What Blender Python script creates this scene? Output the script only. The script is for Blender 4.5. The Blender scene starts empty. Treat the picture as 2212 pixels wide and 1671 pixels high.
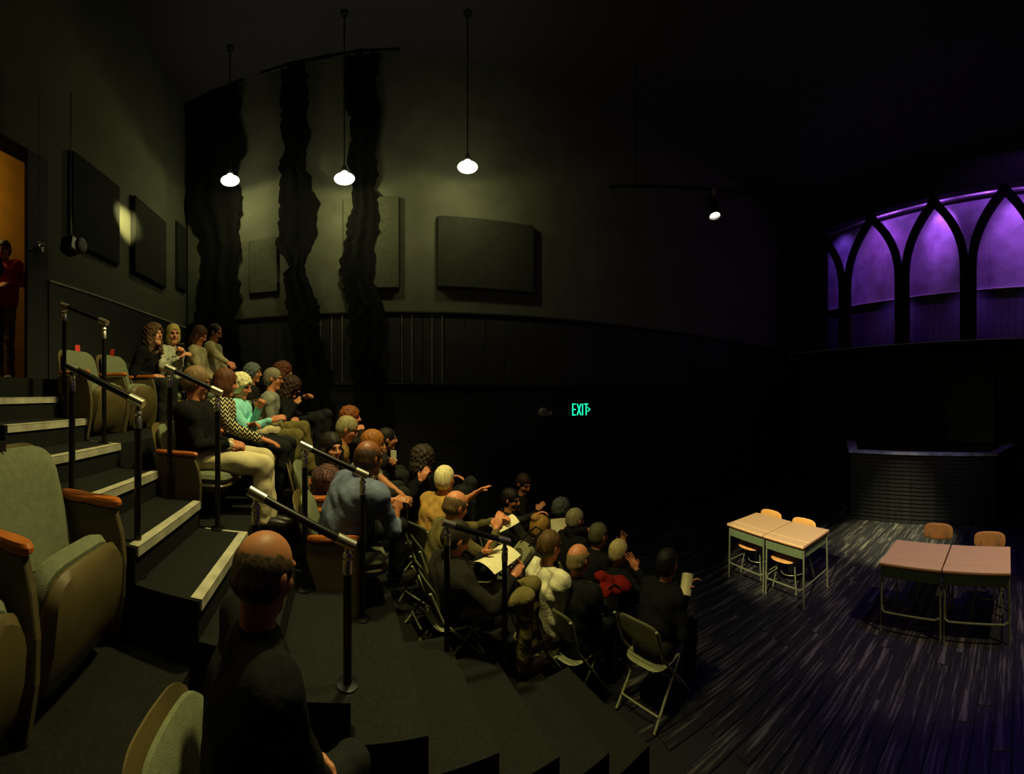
import bpy, math, random
import numpy as np
from mathutils import Vector, Matrix

random.seed(7)
sc = bpy.context.scene
COL = sc.collection
K = 1.176                      # metres per survey unit
ZC = 2.2 * K                   # eye height above the stage floor
FPX, CX, HY = 805.0, 1106.0, 845.0   # survey of the 2212 x 1671 frame: pixels per radian, centre, horizon

# ------------------------------------------------------------------ camera, world, exposure, big lights
cd = bpy.data.cameras.new('camera')
cam = bpy.data.objects.new('camera', cd); COL.objects.link(cam)
cam.location = (0, 0, ZC); cam.rotation_euler = (math.pi/2, 0, 0)
cd.type = 'PANO'; cd.panorama_type = 'CENTRAL_CYLINDRICAL'   # the photograph is a phone panorama
cd.central_cylindrical_range_u_min = -CX/FPX
cd.central_cylindrical_range_u_max = CX/FPX
cd.central_cylindrical_range_v_min = -(1671-HY)/FPX
cd.central_cylindrical_range_v_max = HY/FPX
cd.central_cylindrical_radius = 1.0
cd.clip_start = 0.05
sc.camera = cam
sc.view_settings.view_transform = 'Standard'; sc.view_settings.look = 'None'
sc.view_settings.gamma = 1.0; sc.view_settings.use_curve_mapping = False
sc.view_settings.exposure = 0.0
w = bpy.data.worlds.new('world'); sc.world = w; w.use_nodes = True
w.node_tree.nodes['Background'].inputs[0].default_value = (0.5, 0.55, 0.5, 1)
w.node_tree.nodes['Background'].inputs[1].default_value = 0.002

WARM = (1.0, 0.87, 0.34); STAGEW = (1.0, 0.86, 0.52)
def at(px, py, R):
    th = (px-CX)/FPX; R = R*K
    return Vector((R*math.sin(th), R*math.cos(th), ZC-(py-HY)/FPX*R))
def lamp(kind, name, loc, energy, color, radius=.1, target=None, angle=60, blend=.4):
    l = bpy.data.lights.new(name, kind); l.energy = energy; l.color = color
    if kind == 'AREA': l.size = radius
    else: l.shadow_soft_size = radius
    if kind == 'SPOT': l.spot_size = math.radians(angle); l.spot_blend = blend
    o = bpy.data.objects.new(name, l); COL.objects.link(o); o.location = loc
    if target is not None:
        o.rotation_euler = (Vector(target)-Vector(loc)).to_track_quat('-Z', 'Y').to_euler()
    o['kind'] = 'helper'
    return o
# house lights over the audience, above the frame
lamp('SPOT', 'house_light', (-.7, 2.4, 5.6), 480, WARM, .12, (-1.9, 2.4, 1.6), 92, .7)
lamp('SPOT', 'house_light', (-1.2, .4, 5.6), 48, WARM, .12, (-1.9, 1.2, 1.2), 62, .8)
lamp('SPOT', 'house_light', (.2, 2.2, 5.6), 260, WARM, .12, (.0, 2.8, .8), 66, .9)
# stage lights, with an added half wall wash and a left wall spot
lamp('SPOT', 'stage_spot', (-.9, .7, 5.2), 3000, STAGEW, .05, at(1680, 1150, 4.2), 15, .6)
lamp('SPOT', 'stage_spot', (3.2, -1.2, 6.6), 950, (1.0, .76, .46), .05, at(2050, 1200, 3.5), 26, .6)
lamp('SPOT', 'stage_spot', (4.5, 2.3, 7.4), 8000, (1.0, .92, .46), .04, at(1930, 1155, 5.6), 19, .9)
lamp('SPOT', 'stage_wash', (4.2, .2, 7.0), 420, (.20, .13, 1.0), .1, at(2060, 1260, 3.7), 50, .9)
lamp('SPOT', 'stage_wash', (2.0, .8, 6.8), 260, (.75, .70, .95), .1, at(1960, 1030, 6.0), 26, .9)  # unseen wash added to brighten the half wall and its ledge
lamp('SPOT', 'wall_graze', at(292, 330, 3.3), 900, WARM, .03, at(271, 480, 4.38), 22, 1.0)

# ------------------------------------------------------------------ helpers
def lin(c):
    return tuple(((v/255)/12.92 if v/255 <= .04045 else ((v/255+.055)/1.055)**2.4) for v in c)
MATS = {}
def mat(name, rgb, rough=.7, metal=0, noise=.12, scale=20, bump=0.0, bscale=None, emit=0, spec=.4, second=None, mode='noise', sheen=0):
    if name in MATS: return MATS[name]
    m = bpy.data.materials.new(name); m.use_nodes = True; MATS[name] = m
    nt = m.node_tree; N = nt.nodes; L = nt.links; b = N['Principled BSDF']
    c = lin(rgb)
    b.inputs['Roughness'].default_value = rough; b.inputs['Metallic'].default_value = metal
    b.inputs['Specular IOR Level'].default_value = spec
    if sheen: b.inputs['Sheen Weight'].default_value = sheen
    tc = N.new('ShaderNodeTexCoord'); co = tc.outputs['Object']
    if mode == 'noise':
        n = N.new('ShaderNodeTexNoise'); n.inputs['Scale'].default_value = scale; n.inputs['Detail'].default_value = 4
        L.new(co, n.inputs['Vector']); fac = n.outputs['Fac']
    elif mode == 'stripe':
        n = N.new('ShaderNodeTexWave'); n.inputs['Scale'].default_value = scale; n.inputs['Distortion'].default_value = 1.5
        L.new(co, n.inputs['Vector']); fac = n.outputs['Fac']
    elif mode == 'voronoi':
        n = N.new('ShaderNodeTexVoronoi'); n.inputs['Scale'].default_value = scale
        L.new(co, n.inputs['Vector']); fac = n.outputs['Distance']
    elif mode == 'streak':      # worn paint, drawn out along x
        mp = N.new('ShaderNodeMapping'); mp.inputs['Scale'].default_value = (1.2, 22, 8)
        L.new(co, mp.inputs['Vector'])
        n = N.new('ShaderNodeTexNoise'); n.inputs['Scale'].default_value = scale; n.inputs['Detail'].default_value = 6
        n.inputs['Roughness'].default_value = .7
        L.new(mp.outputs[0], n.inputs['Vector']); fac = n.outputs['Fac']
    elif mode == 'herringbone':
        sp = N.new('ShaderNodeSeparateXYZ'); L.new(co, sp.inputs[0])
        def mth(op, a, bb=None, cc=None):
            q = N.new('ShaderNodeMath'); q.operation = op
            for i, v in enumerate((a, bb, cc)):
                if v is None: continue
                if isinstance(v, (int, float)): q.inputs[i].default_value = v
                else: L.new(v, q.inputs[i])
            return q.outputs[0]
        h = mth('ADD', sp.outputs[0], sp.outputs[1])
        zig = mth('PINGPONG', mth('MULTIPLY', h, scale), .5)
        v = mth('ADD', mth('MULTIPLY', sp.outputs[2], scale*1.6), mth('MULTIPLY', zig, 1.6))
        fac = mth('GREATER_THAN', mth('SINE', mth('MULTIPLY', v, 6.283)), 0.0)
    r = N.new('ShaderNodeValToRGB')
    if second is not None: c2 = lin(second); c1 = c
    else:
        c1 = tuple(v*(1-noise*1.6) for v in c); c2 = tuple(min(1, v*(1+noise*1.6)) for v in c)
    lo, hi = (.3, .7) if mode != 'streak' else (.52, .68)
    r.color_ramp.elements[0].position = lo; r.color_ramp.elements[1].position = hi
    r.color_ramp.elements[0].color = (*c1, 1); r.color_ramp.elements[1].color = (*c2, 1)
    L.new(fac, r.inputs[0]); L.new(r.outputs[0], b.inputs['Base Color'])
    if bump:
        bn = N.new('ShaderNodeTexNoise'); bn.inputs['Scale'].default_value = bscale or scale*3; bn.inputs['Detail'].default_value = 3
        L.new(co, bn.inputs['Vector'])
        bp = N.new('ShaderNodeBump'); bp.inputs['Strength'].default_value = bump; bp.inputs['Distance'].default_value = .01
        L.new(bn.outputs['Fac'], bp.inputs['Height']); L.new(bp.outputs[0], b.inputs['Normal'])
    if emit:
        b.inputs['Emission Color'].default_value = (*c, 1); b.inputs['Emission Strength'].default_value = emit
    return m
def fabric(name, rgb, **kw):
    a = dict(rough=.9, noise=.15, scale=14, bump=.5, bscale=45, spec=.15); a.update(kw); return mat(name, rgb, **a)

def empty(name, loc=(0, 0, 0), rz=0.0):
    o = bpy.data.objects.new(name, None); COL.objects.link(o); o.location = loc; o.rotation_euler = (0, 0, rz); return o
def tag(o, label, cat, group=None):
    o['label'] = label; o['category'] = cat
    if group: o['group'] = group
    return o
def struct(o): o['kind'] = 'structure'; return o
def link(name, me, parent=None, loc=None, rot=None):
    o = bpy.data.objects.new(name, me); COL.objects.link(o)
    if parent is not None: o.parent = parent
    if loc is not None: o.location = loc
    if rot is not None: o.rotation_euler = rot
    return o
def dup(root, loc=None, rz=None, parent=None):
    c = root.copy(); COL.objects.link(c)
    if parent is not None: c.parent = parent
    if loc is not None: c.location = loc
    if rz is not None: c.rotation_euler = (0, 0, rz)
    for k in list(root.children): dup(k, parent=c)
    return c

class MB:
    def __init__(s): s.v = []; s.f = []
    def add(s, vs, fs):
        n = len(s.v); s.v += [tuple(v) for v in vs]; s.f += [tuple(i+n for i in f) for f in fs]; return s
    def box(s, c, d, rot=None, ch=0.0):
        """box of full size d about c; ch chamfers its upright and level edges"""
        x, y, z = (q/2 for q in d)
        if ch <= 0:
            vs = [Vector((a*x, b*y, e*z)) for e in (-1, 1) for a, b in ((-1, -1), (1, -1), (1, 1), (-1, 1))]
            fs = [(3, 2, 1, 0), (4, 5, 6, 7), (0, 1, 5, 4), (1, 2, 6, 5), (2, 3, 7, 6), (3, 0, 4, 7)]
        else:
            vs = []; fs = []
            ring = [(-x+ch, -y), (x-ch, -y), (x, -y+ch), (x, y-ch), (x-ch, y), (-x+ch, y), (-x, y-ch), (-x, -y+ch)]
            for zz, k in ((-z, 1), (-z+ch, 0), (z-ch, 0), (z, 1)):
                for a, b in ring:
                    vs.append(Vector((a-k*ch*(1 if a > 0 else -1)*.8, b-k*ch*(1 if b > 0 else -1)*.8, zz)))
            fs = [tuple(range(7, -1, -1)), tuple(range(24, 32))]
            for r in range(3):
                for i in range(8):
                    fs.append((r*8+i, r*8+(i+1) % 8, r*8+8+(i+1) % 8, r*8+8+i))
        if rot is not None: vs = [rot @ v for v in vs]
        return s.add([v+Vector(c) for v in vs], fs)
    def tube(s, pts, r, n=8, cap=True):
        pts = [Vector(p) for p in pts]; rs = r if isinstance(r, (list, tuple)) else [r]*len(pts)
        vs = []; fs = []; ref = None
        for i, p in enumerate(pts):
            t = (pts[min(i+1, len(pts)-1)]-pts[max(i-1, 0)]).normalized()
            if ref is None: ref = t.orthogonal().normalized()
            ref = (ref-t*ref.dot(t)).normalized(); b = t.cross(ref)
            for k in range(n):
                a = 2*math.pi*k/n; vs.append(p+(ref*math.cos(a)+b*math.sin(a))*rs[i])
        for i in range(len(pts)-1):
            for k in range(n):
                fs.append((i*n+k, i*n+(k+1) % n, (i+1)*n+(k+1) % n, (i+1)*n+k))
        if cap: fs.append(tuple(range(n-1, -1, -1))); fs.append(tuple((len(pts)-1)*n+k for k in range(n)))
        return s.add(vs, fs)
    def lathe(s, prof, n=20, c=(0, 0, 0), rot=None):
        vs = []; fs = []; m = len(prof)
        for k in range(n):
            a = 2*math.pi*k/n
            for r, z in prof:
                v = Vector((r*math.cos(a), r*math.sin(a), z))
                if rot is not None: v = rot @ v
                vs.append(v+Vector(c))
        for k in range(n):
            for j in range(m-1):
                q = (k+1) % n; fs.append((k*m+j, q*m+j, q*m+j+1, k*m+j+1))
        return s.add(vs, fs)
    def prism(s, poly, a, b, axis='y', bev=0.0):
        """polygon swept from a to b along an axis; for 'y' the polygon is in x,z, for 'z' in x,y, for 'x' in y,z"""
        n = len(poly)
        def P(p, t):
            return {'y': (p[0], t, p[1]), 'z': (p[0], p[1], t), 'x': (t, p[0], p[1])}[axis]
        if bev:
            cx = sum(p[0] for p in poly)/n; cy = sum(p[1] for p in poly)/n
            def shr(p):
                d = math.hypot(p[0]-cx, p[1]-cy) or 1; return (p[0]-(p[0]-cx)/d*bev, p[1]-(p[1]-cy)/d*bev)
            rings = [([shr(p) for p in poly], a), (poly, a+bev), (poly, b-bev), ([shr(p) for p in poly], b)]
        else: rings = [(poly, a), (poly, b)]
        vs = [P(p, t) for pl, t in rings for p in pl]; fs = []
        for r in range(len(rings)-1):
            for i in range(n):
                j = (i+1) % n; fs.append((r*n+i, r*n+j, r*n+n+j, r*n+n+i))
        fs.append(tuple(range(n-1, -1, -1))); fs.append(tuple((len(rings)-1)*n+i for i in range(n)))
        return s.add(vs, fs)
    def disc(s, w, h, e, th, place, rings=5, n=28, puff=0.0):
        """superellipse slab: place(a, b, t) maps (across, up, thickness) to a point"""
        vs = []; fs = []
        def ring(r, t):
            out = []
            for k in range(n):
                q = 2*math.pi*k/n; ca, sa = math.cos(q), math.sin(q)
                out.append(place(r*w/2*math.copysign(abs(ca)**(2/e), ca), r*h/2*math.copysign(abs(sa)**(2/e), sa), t))
            return out
        seq = []
        for i in range(1, rings+1):
            r = i/rings*.94; seq.append((r, th/2*(1-.3*(r**6))+puff*(1-r*r)))
        seq.append((1.0, 0.0))
        for i in range(rings, 0, -1):
            r = i/rings*.94; seq.append((r, -th/2*(1-.3*(r**6))))
        vs.append(place(0, 0, th/2+puff))
        for r, t in seq: vs += ring(r, t)
        vs.append(place(0, 0, -th/2))
        for k in range(n): fs.append((0, 1+k, 1+(k+1) % n))
        for j in range(len(seq)-1):
            for k in range(n):
                a = 1+j*n; fs.append((a+k, a+n+k, a+n+(k+1) % n, a+(k+1) % n))
        last = 1+(len(seq)-1)*n
        for k in range(n): fs.append((last+k, len(vs)-1, last+(k+1) % n))
        return s.add(vs, fs)
    def obj(s, name, m, parent=None, loc=None, rot=None, smooth=False):
        me = bpy.data.meshes.new(name); me.from_pydata(s.v, [], s.f)
        me.materials.append(m)
        if smooth: me.polygons.foreach_set('use_smooth', [True]*len(me.polygons))
        me.update()
        o = link(name, me, parent, loc, rot)
        if smooth:
            me.set_sharp_from_angle(angle=math.radians(40))
        return o

# ------------------------------------------------------------------ signed-distance bodies (people, hair, clothes)
class Field:
    def __init__(s, res): s.h = res; s.p = []
    def cap(s, a, b, ra, rb, lab=0, k=.02): s.p.append(('c', np.array(a, float), np.array(b, float), ra, rb, lab, k)); return s
    def ell(s, c, r, R=None, lab=0, k=.02, sub=False):
        s.p.append(('e', np.array(c, float), np.array(r, float), np.array(R if R is not None else np.eye(3), float), lab, k, sub)); return s
    def mesh(s, mod=None, clip=None):
        h = s.h; lo = np.full(3, 1e9); hi = np.full(3, -1e9); bb = []
        for p in s.p:
            if p[0] == 'c':
                r = max(p[3], p[4]); a = np.minimum(p[1], p[2])-r; b = np.maximum(p[1], p[2])+r
            else:
                e = np.abs(p[3]) @ p[2]; a = p[1]-e; b = p[1]+e
            bb.append((a, b))
            if not (p[0] == 'e' and p[6]): lo = np.minimum(lo, a); hi = np.maximum(hi, b)
        lo -= 4*h+.03; hi += 4*h+.03
        n = np.ceil((hi-lo)/h).astype(int)+1
        D = np.full(n, 1.0, np.float32); Lb = np.zeros(n, np.uint8)
        ax = [lo[i]+h*np.arange(n[i]) for i in range(3)]
        for p, (a, b) in zip(s.p, bb):
            k = p[6] if p[0] == 'c' else p[5]; lab = p[5] if p[0] == 'c' else p[4]
            mg = 2.5*h+k+.01
            i0 = np.clip(np.floor((a-mg-lo)/h).astype(int), 0, n-1); i1 = np.clip(np.ceil((b+mg-lo)/h).astype(int)+1, 1, n)
            if (i1 <= i0).any(): continue
            sl = tuple(slice(i0[i], i1[i]) for i in range(3))
            X = ax[0][sl[0]][:, None, None]; Y = ax[1][sl[1]][None, :, None]; Z = ax[2][sl[2]][None, None, :]
            if p[0] == 'c':
                ba = p[2]-p[1]; L2 = max(ba @ ba, 1e-12)
                px, py, pz = X-p[1][0], Y-p[1][1], Z-p[1][2]
                t = np.clip((px*ba[0]+py*ba[1]+pz*ba[2])/L2, 0, 1)
                d = np.sqrt((px-t*ba[0])**2+(py-t*ba[1])**2+(pz-t*ba[2])**2)-(p[3]+(p[4]-p[3])*t)
            else:
                R = p[3]; qx, qy, qz = X-p[1][0], Y-p[1][1], Z-p[1][2]
                l0 = (qx*R[0, 0]+qy*R[1, 0]+qz*R[2, 0])/p[2][0]; l1 = (qx*R[0, 1]+qy*R[1, 1]+qz*R[2, 1])/p[2][1]; l2 = (qx*R[0, 2]+qy*R[1, 2]+qz*R[2, 2])/p[2][2]
                k0 = np.sqrt(l0**2+l1**2+l2**2); k1 = np.sqrt((l0/p[2][0])**2+(l1/p[2][1])**2+(l2/p[2][2])**2)
                d = k0*(k0-1)/np.maximum(k1, 1e-6)
            cur = D[sl]
            if p[0] == 'e' and p[6]:
                d = -d; hh = np.clip(.5-.5*(cur-d)/k, 0, 1); D[sl] = cur*(1-hh)+d*hh+k*hh*(1-hh)
                if lab: Lb[sl] = np.where(d > cur, lab, Lb[sl])
            else:
                Lb[sl] = np.where(d < cur, lab, Lb[sl])
                hh = np.clip(.5+.5*(cur-d)/k, 0, 1); D[sl] = cur*(1-hh)+d*hh-k*hh*(1-hh)
        if mod is not None:
            X = ax[0][:, None, None]; Y = ax[1][None, :, None]; Z = ax[2][None, None, :]
            D = mod(D, X, Y, Z).astype(np.float32)
        D[0] = D[-1] = 1; D[:, 0] = D[:, -1] = 1; D[:, :, 0] = D[:, :, -1] = 1
        S = D < 0; pos = []; cells = []
        for a_ in range(3):
            b_, c_ = (a_+1) % 3, (a_+2) % 3
            s0 = [slice(None)]*3; s1 = [slice(None)]*3; s0[a_] = slice(0, -1); s1[a_] = slice(1, None)
            idx = np.argwhere(S[tuple(s0)] != S[tuple(s1)])
            if not len(idx): continue
            e = np.zeros(3, int); e[a_] = 1
            d0 = D[tuple(idx.T)]; d1 = D[tuple((idx+e).T)]; t = d0/(d0-d1)
            P = idx.astype(float); P[:, a_] += t
            ob = np.zeros(3, int); ob[b_] = 1; oc = np.zeros(3, int); oc[c_] = 1
            q = np.stack([idx-ob-oc, idx-oc, idx, idx-ob], 1)
            fl = ~S[tuple(idx.T)]; q[fl] = q[fl][:, ::-1]
            pos.append(np.repeat(P[:, None], 4, 1).reshape(-1, 3)); cells.append(q.reshape(-1, 3))
        pos = np.concatenate(pos); cells = np.concatenate(cells)
        ids = np.ravel_multi_index(tuple(cells.T), D.shape)
        u, inv = np.unique(ids, return_inverse=True); inv = inv.ravel()
        cnt = np.bincount(inv)
        V = np.stack([np.bincount(inv, weights=pos[:, i])/cnt for i in range(3)], 1)
        lb = Lb[tuple(np.clip(np.round(V).astype(int), 0, np.array(D.shape)-1).T)]
        return lo+V*h, inv.reshape(-1, 4), lb
def sdf_obj(name, field, mats, parent, origin, xf=None, mod=None):
    V, F, lb = field.mesh(mod)
    if xf is not None: V = V @ np.array(xf[0]).T + np.array(xf[1])
    V = V-np.array(origin)
    me = bpy.data.meshes.new(name); me.vertices.add(len(V)); me.vertices.foreach_set('co', V.astype(np.float32).ravel())
    me.loops.add(4*len(F)); me.loops.foreach_set('vertex_index', F.astype(np.int32).ravel())
    me.polygons.add(len(F)); me.polygons.foreach_set('loop_start', np.arange(0, 4*len(F), 4, dtype=np.int32))
    for m in mats: me.materials.append(m)
    me.polygons.foreach_set('material_index', np.minimum(lb[F[:, 0]], len(mats)-1).astype(np.int32))
    me.polygons.foreach_set('use_smooth', np.ones(len(F), bool))
    me.update(calc_edges=True); me.validate()
    return link(name, me, parent)

# ------------------------------------------------------------------ the setting
RA = math.atan2(.4472, .8944)          # the audience faces this way
def UV(u, v, z=0.0): return Vector((K*(.8944*u-.4472*v), K*(.4472*u+.8944*v), z))
def zh(h): return ZC-h*K
DB, TB = 5.0, -.30      # back wall: distance and bearing of its normal (survey units)
DA, TA = 2.4, -2.03     # left wall
DC, TC = 6.9, 1.55      # stage wall
def pl(plane, px, py, off=0.0):
    d, t = plane; th = (px-CX)/FPX; R = (d*K-off)/math.cos(th-t)
    return R*math.sin(th-t), ZC+(HY-py)/FPX*R
def wall_root(name, plane, kind=True):
    d, t = plane
    o = empty(name, (d*K*math.sin(t), d*K*math.cos(t), 0), -t)
    if kind: struct(o)
    return o
PA, PB, PC = (DA, TA), (DB, TB), (DC, TC)
CEIL = 7.9

M_black = mat('black paint', (22, 22, 20), .75, noise=.25, scale=6, bump=.15)
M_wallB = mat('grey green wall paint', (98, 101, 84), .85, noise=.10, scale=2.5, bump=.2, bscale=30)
M_wallA = mat('shaded wall paint', (70, 73, 58), .85, noise=.1, scale=2.5)  # darker copy of the wall paint, shade put into its colour
M_wains = mat('dark grey wainscot paint', (44, 45, 39), .7, noise=.12, scale=5)
M_low = mat('black lower wall boards', (26, 27, 24), .7, noise=.15, scale=4)
M_bead = mat('pale board edge', (150, 148, 125), .5, noise=.2, scale=12)  # pale thin beads and rail, set against darker boards
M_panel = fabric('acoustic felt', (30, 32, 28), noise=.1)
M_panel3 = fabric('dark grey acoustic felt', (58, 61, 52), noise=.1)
M_band = fabric('matt black band', (6, 6, 5), noise=.2)
M_ceil = mat('ceiling dark grey paint', (60, 58, 66), .9, noise=.06)
M_carpet = fabric('black carpet', (30, 31, 28), scale=60, bump=.6, bscale=160)
M_nose = mat('off white nosing paint', (176, 172, 150), .6, noise=.18, scale=9, bump=.2)
M_floorbase = mat('floor underlay', (14, 14, 16), .8)
M_plank = mat('worn black plank paint', (26, 26, 30), .42, scale=1.4, mode='streak', second=(92, 90, 84), bump=.3, bscale=30)
M_lobby = mat('ochre lobby paint', (190, 128, 36), .8, noise=.08, scale=3)
M_chrome = mat('polished chrome', (225, 220, 205), .34, metal=1, noise=.05)
M_blackmetal = mat('black enamel', (16, 16, 15), .32, noise=.1, spec=.5)
M_steel = mat('dull steel', (120, 122, 116), .4, metal=.8)

floor = struct(empty('floor'))
b = MB().box((4, 4, -.11), (26, 26, .2)); b.obj('slab', M_floorbase, floor)
# stage planks, laid towards the stage wall
ang = math.atan2(.2, .977); pr = Matrix.Rotation(ang, 4, 'Z')
PW = .15
plank_me = []
for Lx in (1.5, 1.9, 2.3):
    for q in range(2):
        m_ = MB().box((0, 0, 0), (Lx-.006, PW-.008, .03), ch=.004); me = bpy.data.meshes.new('plank'); me.from_pydata(m_.v, [], m_.f); me.materials.append(M_plank); plank_me.append((Lx, me))
rnd = random.Random(3)
for r in range(46):
    x = 2.0+rnd.uniform(-.9, .0); y = -.75+r*PW
    while x < 8.0:
        Lx, me = plank_me[rnd.randrange(6)]
        c = pr @ Vector((x+Lx/2, y, 0))
        o = link('plank', me, floor, (c.x, c.y, -.012+rnd.uniform(-.002, .002)), (0, 0, ang+(math.pi if rnd.random() < .5 else 0)))
        x += Lx
# seating tiers beyond the aisle and on the photographer's side
def slab_uv(name, u0, u1, v0, v1, z0, z1, m, parent=floor):
    ps = [UV(u0, v0), UV(u1, v0), UV(u1, v1), UV(u0, v1)]
    return MB().prism([(p.x, p.y) for p in ps], z0, z1, 'z').obj(name, m, parent)
HT = {'A': .345, 'B': .795, 'C': 1.245, 'D': 1.695, 'E': 2.2}
for (u0, u1, h) in ((-2.4, -1.36, .345), (-1.36, -.52, .795), (-.52, .32, 1.245), (.32, 1.16, 1.695)):
    slab_uv('seating_tier', u0, u1, 2.04, 5.2, 0, zh(h), M_carpet)
for (u0, u1, h) in ((-2.4, -1.5, .6), (-1.5, -.55, 1.05), (-.55, .4, 1.6), (.4, 1.0, 1.95)):
    slab_uv('seating_tier', u0, u1, -3.0, 1.31, 0, zh(h), M_carpet)
slab_uv('landing', -3.4, -2.2, -3, 3.2, 0, zh(-.105), M_carpet)
slab_uv('landing', -2.4, -2.2, 3.2, 5.2, 0, zh(.195), M_carpet)
for k in range(1, 14):
    h = .045+.15*(k-1); uk = -1.92+.28*(k-1)
    st = slab_uv('step', uk-.285, uk, 1.31, 2.04, 0, zh(h), M_carpet)
    if k <= 6:
        nb = MB(); g = .011; t = .04
        for (ua, ub, z0, z1) in ((uk-.036, uk+g, zh(h)-.001, zh(h)+.006), (uk, uk+g, zh(h)-.045, zh(h)+.004)):
            ps = [UV(ua, 1.32), UV(ub, 1.32), UV(ub, 2.035), UV(ua, 2.035)]
            nb.prism([(p.x, p.y) for p in ps], z0, z1, 'z')
        if k in (3, 6):
            ps = [UV(uk-.24, 2.015), UV(uk, 2.015), UV(uk, 2.035), UV(uk-.24, 2.035)]
            nb.prism([(p.x, p.y) for p in ps], zh(h)-.001, zh(h)+.005, 'z')
        nb.obj('nosing_strip', M_nose, st)

struct(MB().box((3, 3, CEIL+.1), (26, 26, .2)).obj('ceiling', M_ceil))

# back wall
wb = wall_root('wall_back', PB)
sl, sr = pl(PB, 405, 800)[0], pl(PB, 1706, 800)[0]
zc_, zb_ = pl(PB, 800, 677)[1], pl(PB, 850, 827)[1]
MB().box(((sl+sr)/2, .11, CEIL/2), (sr-sl, .2, CEIL)).obj('wall_surface', M_wallB, wb)
bw = .34; s = sl+.05; boards = []
bm_ = MB().box((0, 0, 0), (bw-.012, .024, zc_-zb_-.02), ch=.004); bme = bpy.data.meshes.new('board'); bme.from_pydata(bm_.v, [], bm_.f); bme.materials.append(M_wains)
while s < sr-.2:
    link('board', bme, wb, (s+bw/2, -.002, (zc_+zb_)/2)); s += bw
MB().box(((sl+sr)/2, -.02, zc_+.015), (sr-sl, .05, .03), ch=.006).obj('cap_rail', M_wains, wb)
MB().box(((sl+sr)/2, -.02, zb_-.015), (sr-sl, .05, .03), ch=.006).obj('base_rail', M_wains, wb)
nb_ = 9; bh = (zb_-.04)/nb_
lo_ = MB().box((0, 0, 0), (sr-sl, .022, bh-.012), ch=.004); lme = bpy.data.meshes.new('lower_board'); lme.from_pydata(lo_.v, [], lo_.f); lme.materials.append(M_low)
for i in range(nb_): link('lower_board', lme, wb, ((sl+sr)/2, -.002, bh*(i+.5)))
for px in (693, 717, 740, 868, 890, 933, 955):
    s_ = pl(PB, px, 750)[0]
    MB().box((s_, -.02, (zc_+zb_)/2), (.012, .016, zc_-zb_-.03)).obj('bead', M_bead, wb)
# left wall with the double door to the lobby
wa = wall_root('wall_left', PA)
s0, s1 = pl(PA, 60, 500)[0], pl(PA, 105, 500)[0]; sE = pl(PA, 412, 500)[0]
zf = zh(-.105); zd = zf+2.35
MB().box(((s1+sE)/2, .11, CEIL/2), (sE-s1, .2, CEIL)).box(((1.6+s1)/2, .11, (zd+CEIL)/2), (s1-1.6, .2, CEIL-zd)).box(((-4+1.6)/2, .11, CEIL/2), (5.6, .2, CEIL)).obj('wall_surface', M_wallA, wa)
zr = pl(PA, 105, 607)[1]
MB().box(((s1+sE)/2, -.012, zr), (sE-s1, .024, .02)).obj('chair_rail', M_bead, wa)
MB().box(((s1+sE)/2, -.004, zr/2), (sE-s1, .012, zr-.03)).obj('dado', M_low, wa)
dr = wall_root('door_1', PA)
MB().box(((s0+s1)/2, .03, (zf+zd)/2), (s1-s0, .05, zd-zf), ch=.004).obj('leaf', M_black, dr)
hs, hz = pl(PA, 83, 530)
hb = MB(); hb.lathe([(0, 0), (.035, 0), (.035, .012), (.014, .016), (.014, .05)], 14, (hs+.035, .005, hz), Matrix.Rotation(math.pi/2, 3, 'X'))
hb.tube([(hs+.035, -.05, hz), (hs, -.055, hz), (hs-.05, -.05, hz+.004), (hs-.075, -.045, hz-.01)], .011, 8)
hb.tube([(hs+.035, -.012, hz-.05), (hs+.035, -.03, hz-.05)], .018, 10)
hb.obj('door_handle', M_chrome, dr, smooth=True)
lob = wall_root('wall_lobby', PA)
MB().box((1.5, 2.3, 4), (7, .1, CEIL)).obj('wall_surface', M_lobby, lob)
MB().box((1.5, 1.25, zf-.06), (7, 2.1, .1)).obj('lobby_floor', M_carpet, lob)
MB().box((2.05, .02, zf-.02), (.9, .28, .05), ch=.006).obj('threshold', mat('oak threshold', (120, 78, 40), .5, scale=8), lob)
lamp('POINT', 'lobby_light', tuple(Matrix.Translation(lob.location) @ Matrix.Rotation(lob.rotation_euler.z, 4, 'Z') @ Vector((2.6, 1.75, zf+3.2))), 55, (1.0, .80, .30), .15)

# stage wall below and above the gallery
PG = (DC+.8, TC)
wc = wall_root('wall_stage', PC)
zg = pl(PC, 1990, 741)[1]
MB().box((-1, .8, zg/2-.05), (18, .1, zg-.1)).obj('wall_surface', M_black, wc)
zt = 6.62*K; zhd = pl(PC, 2212, 396)[1]
MB().box((-1, .02, (zhd+CEIL)/2), (18, .2, CEIL-zhd)).obj('header', M_black, wc)

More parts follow.
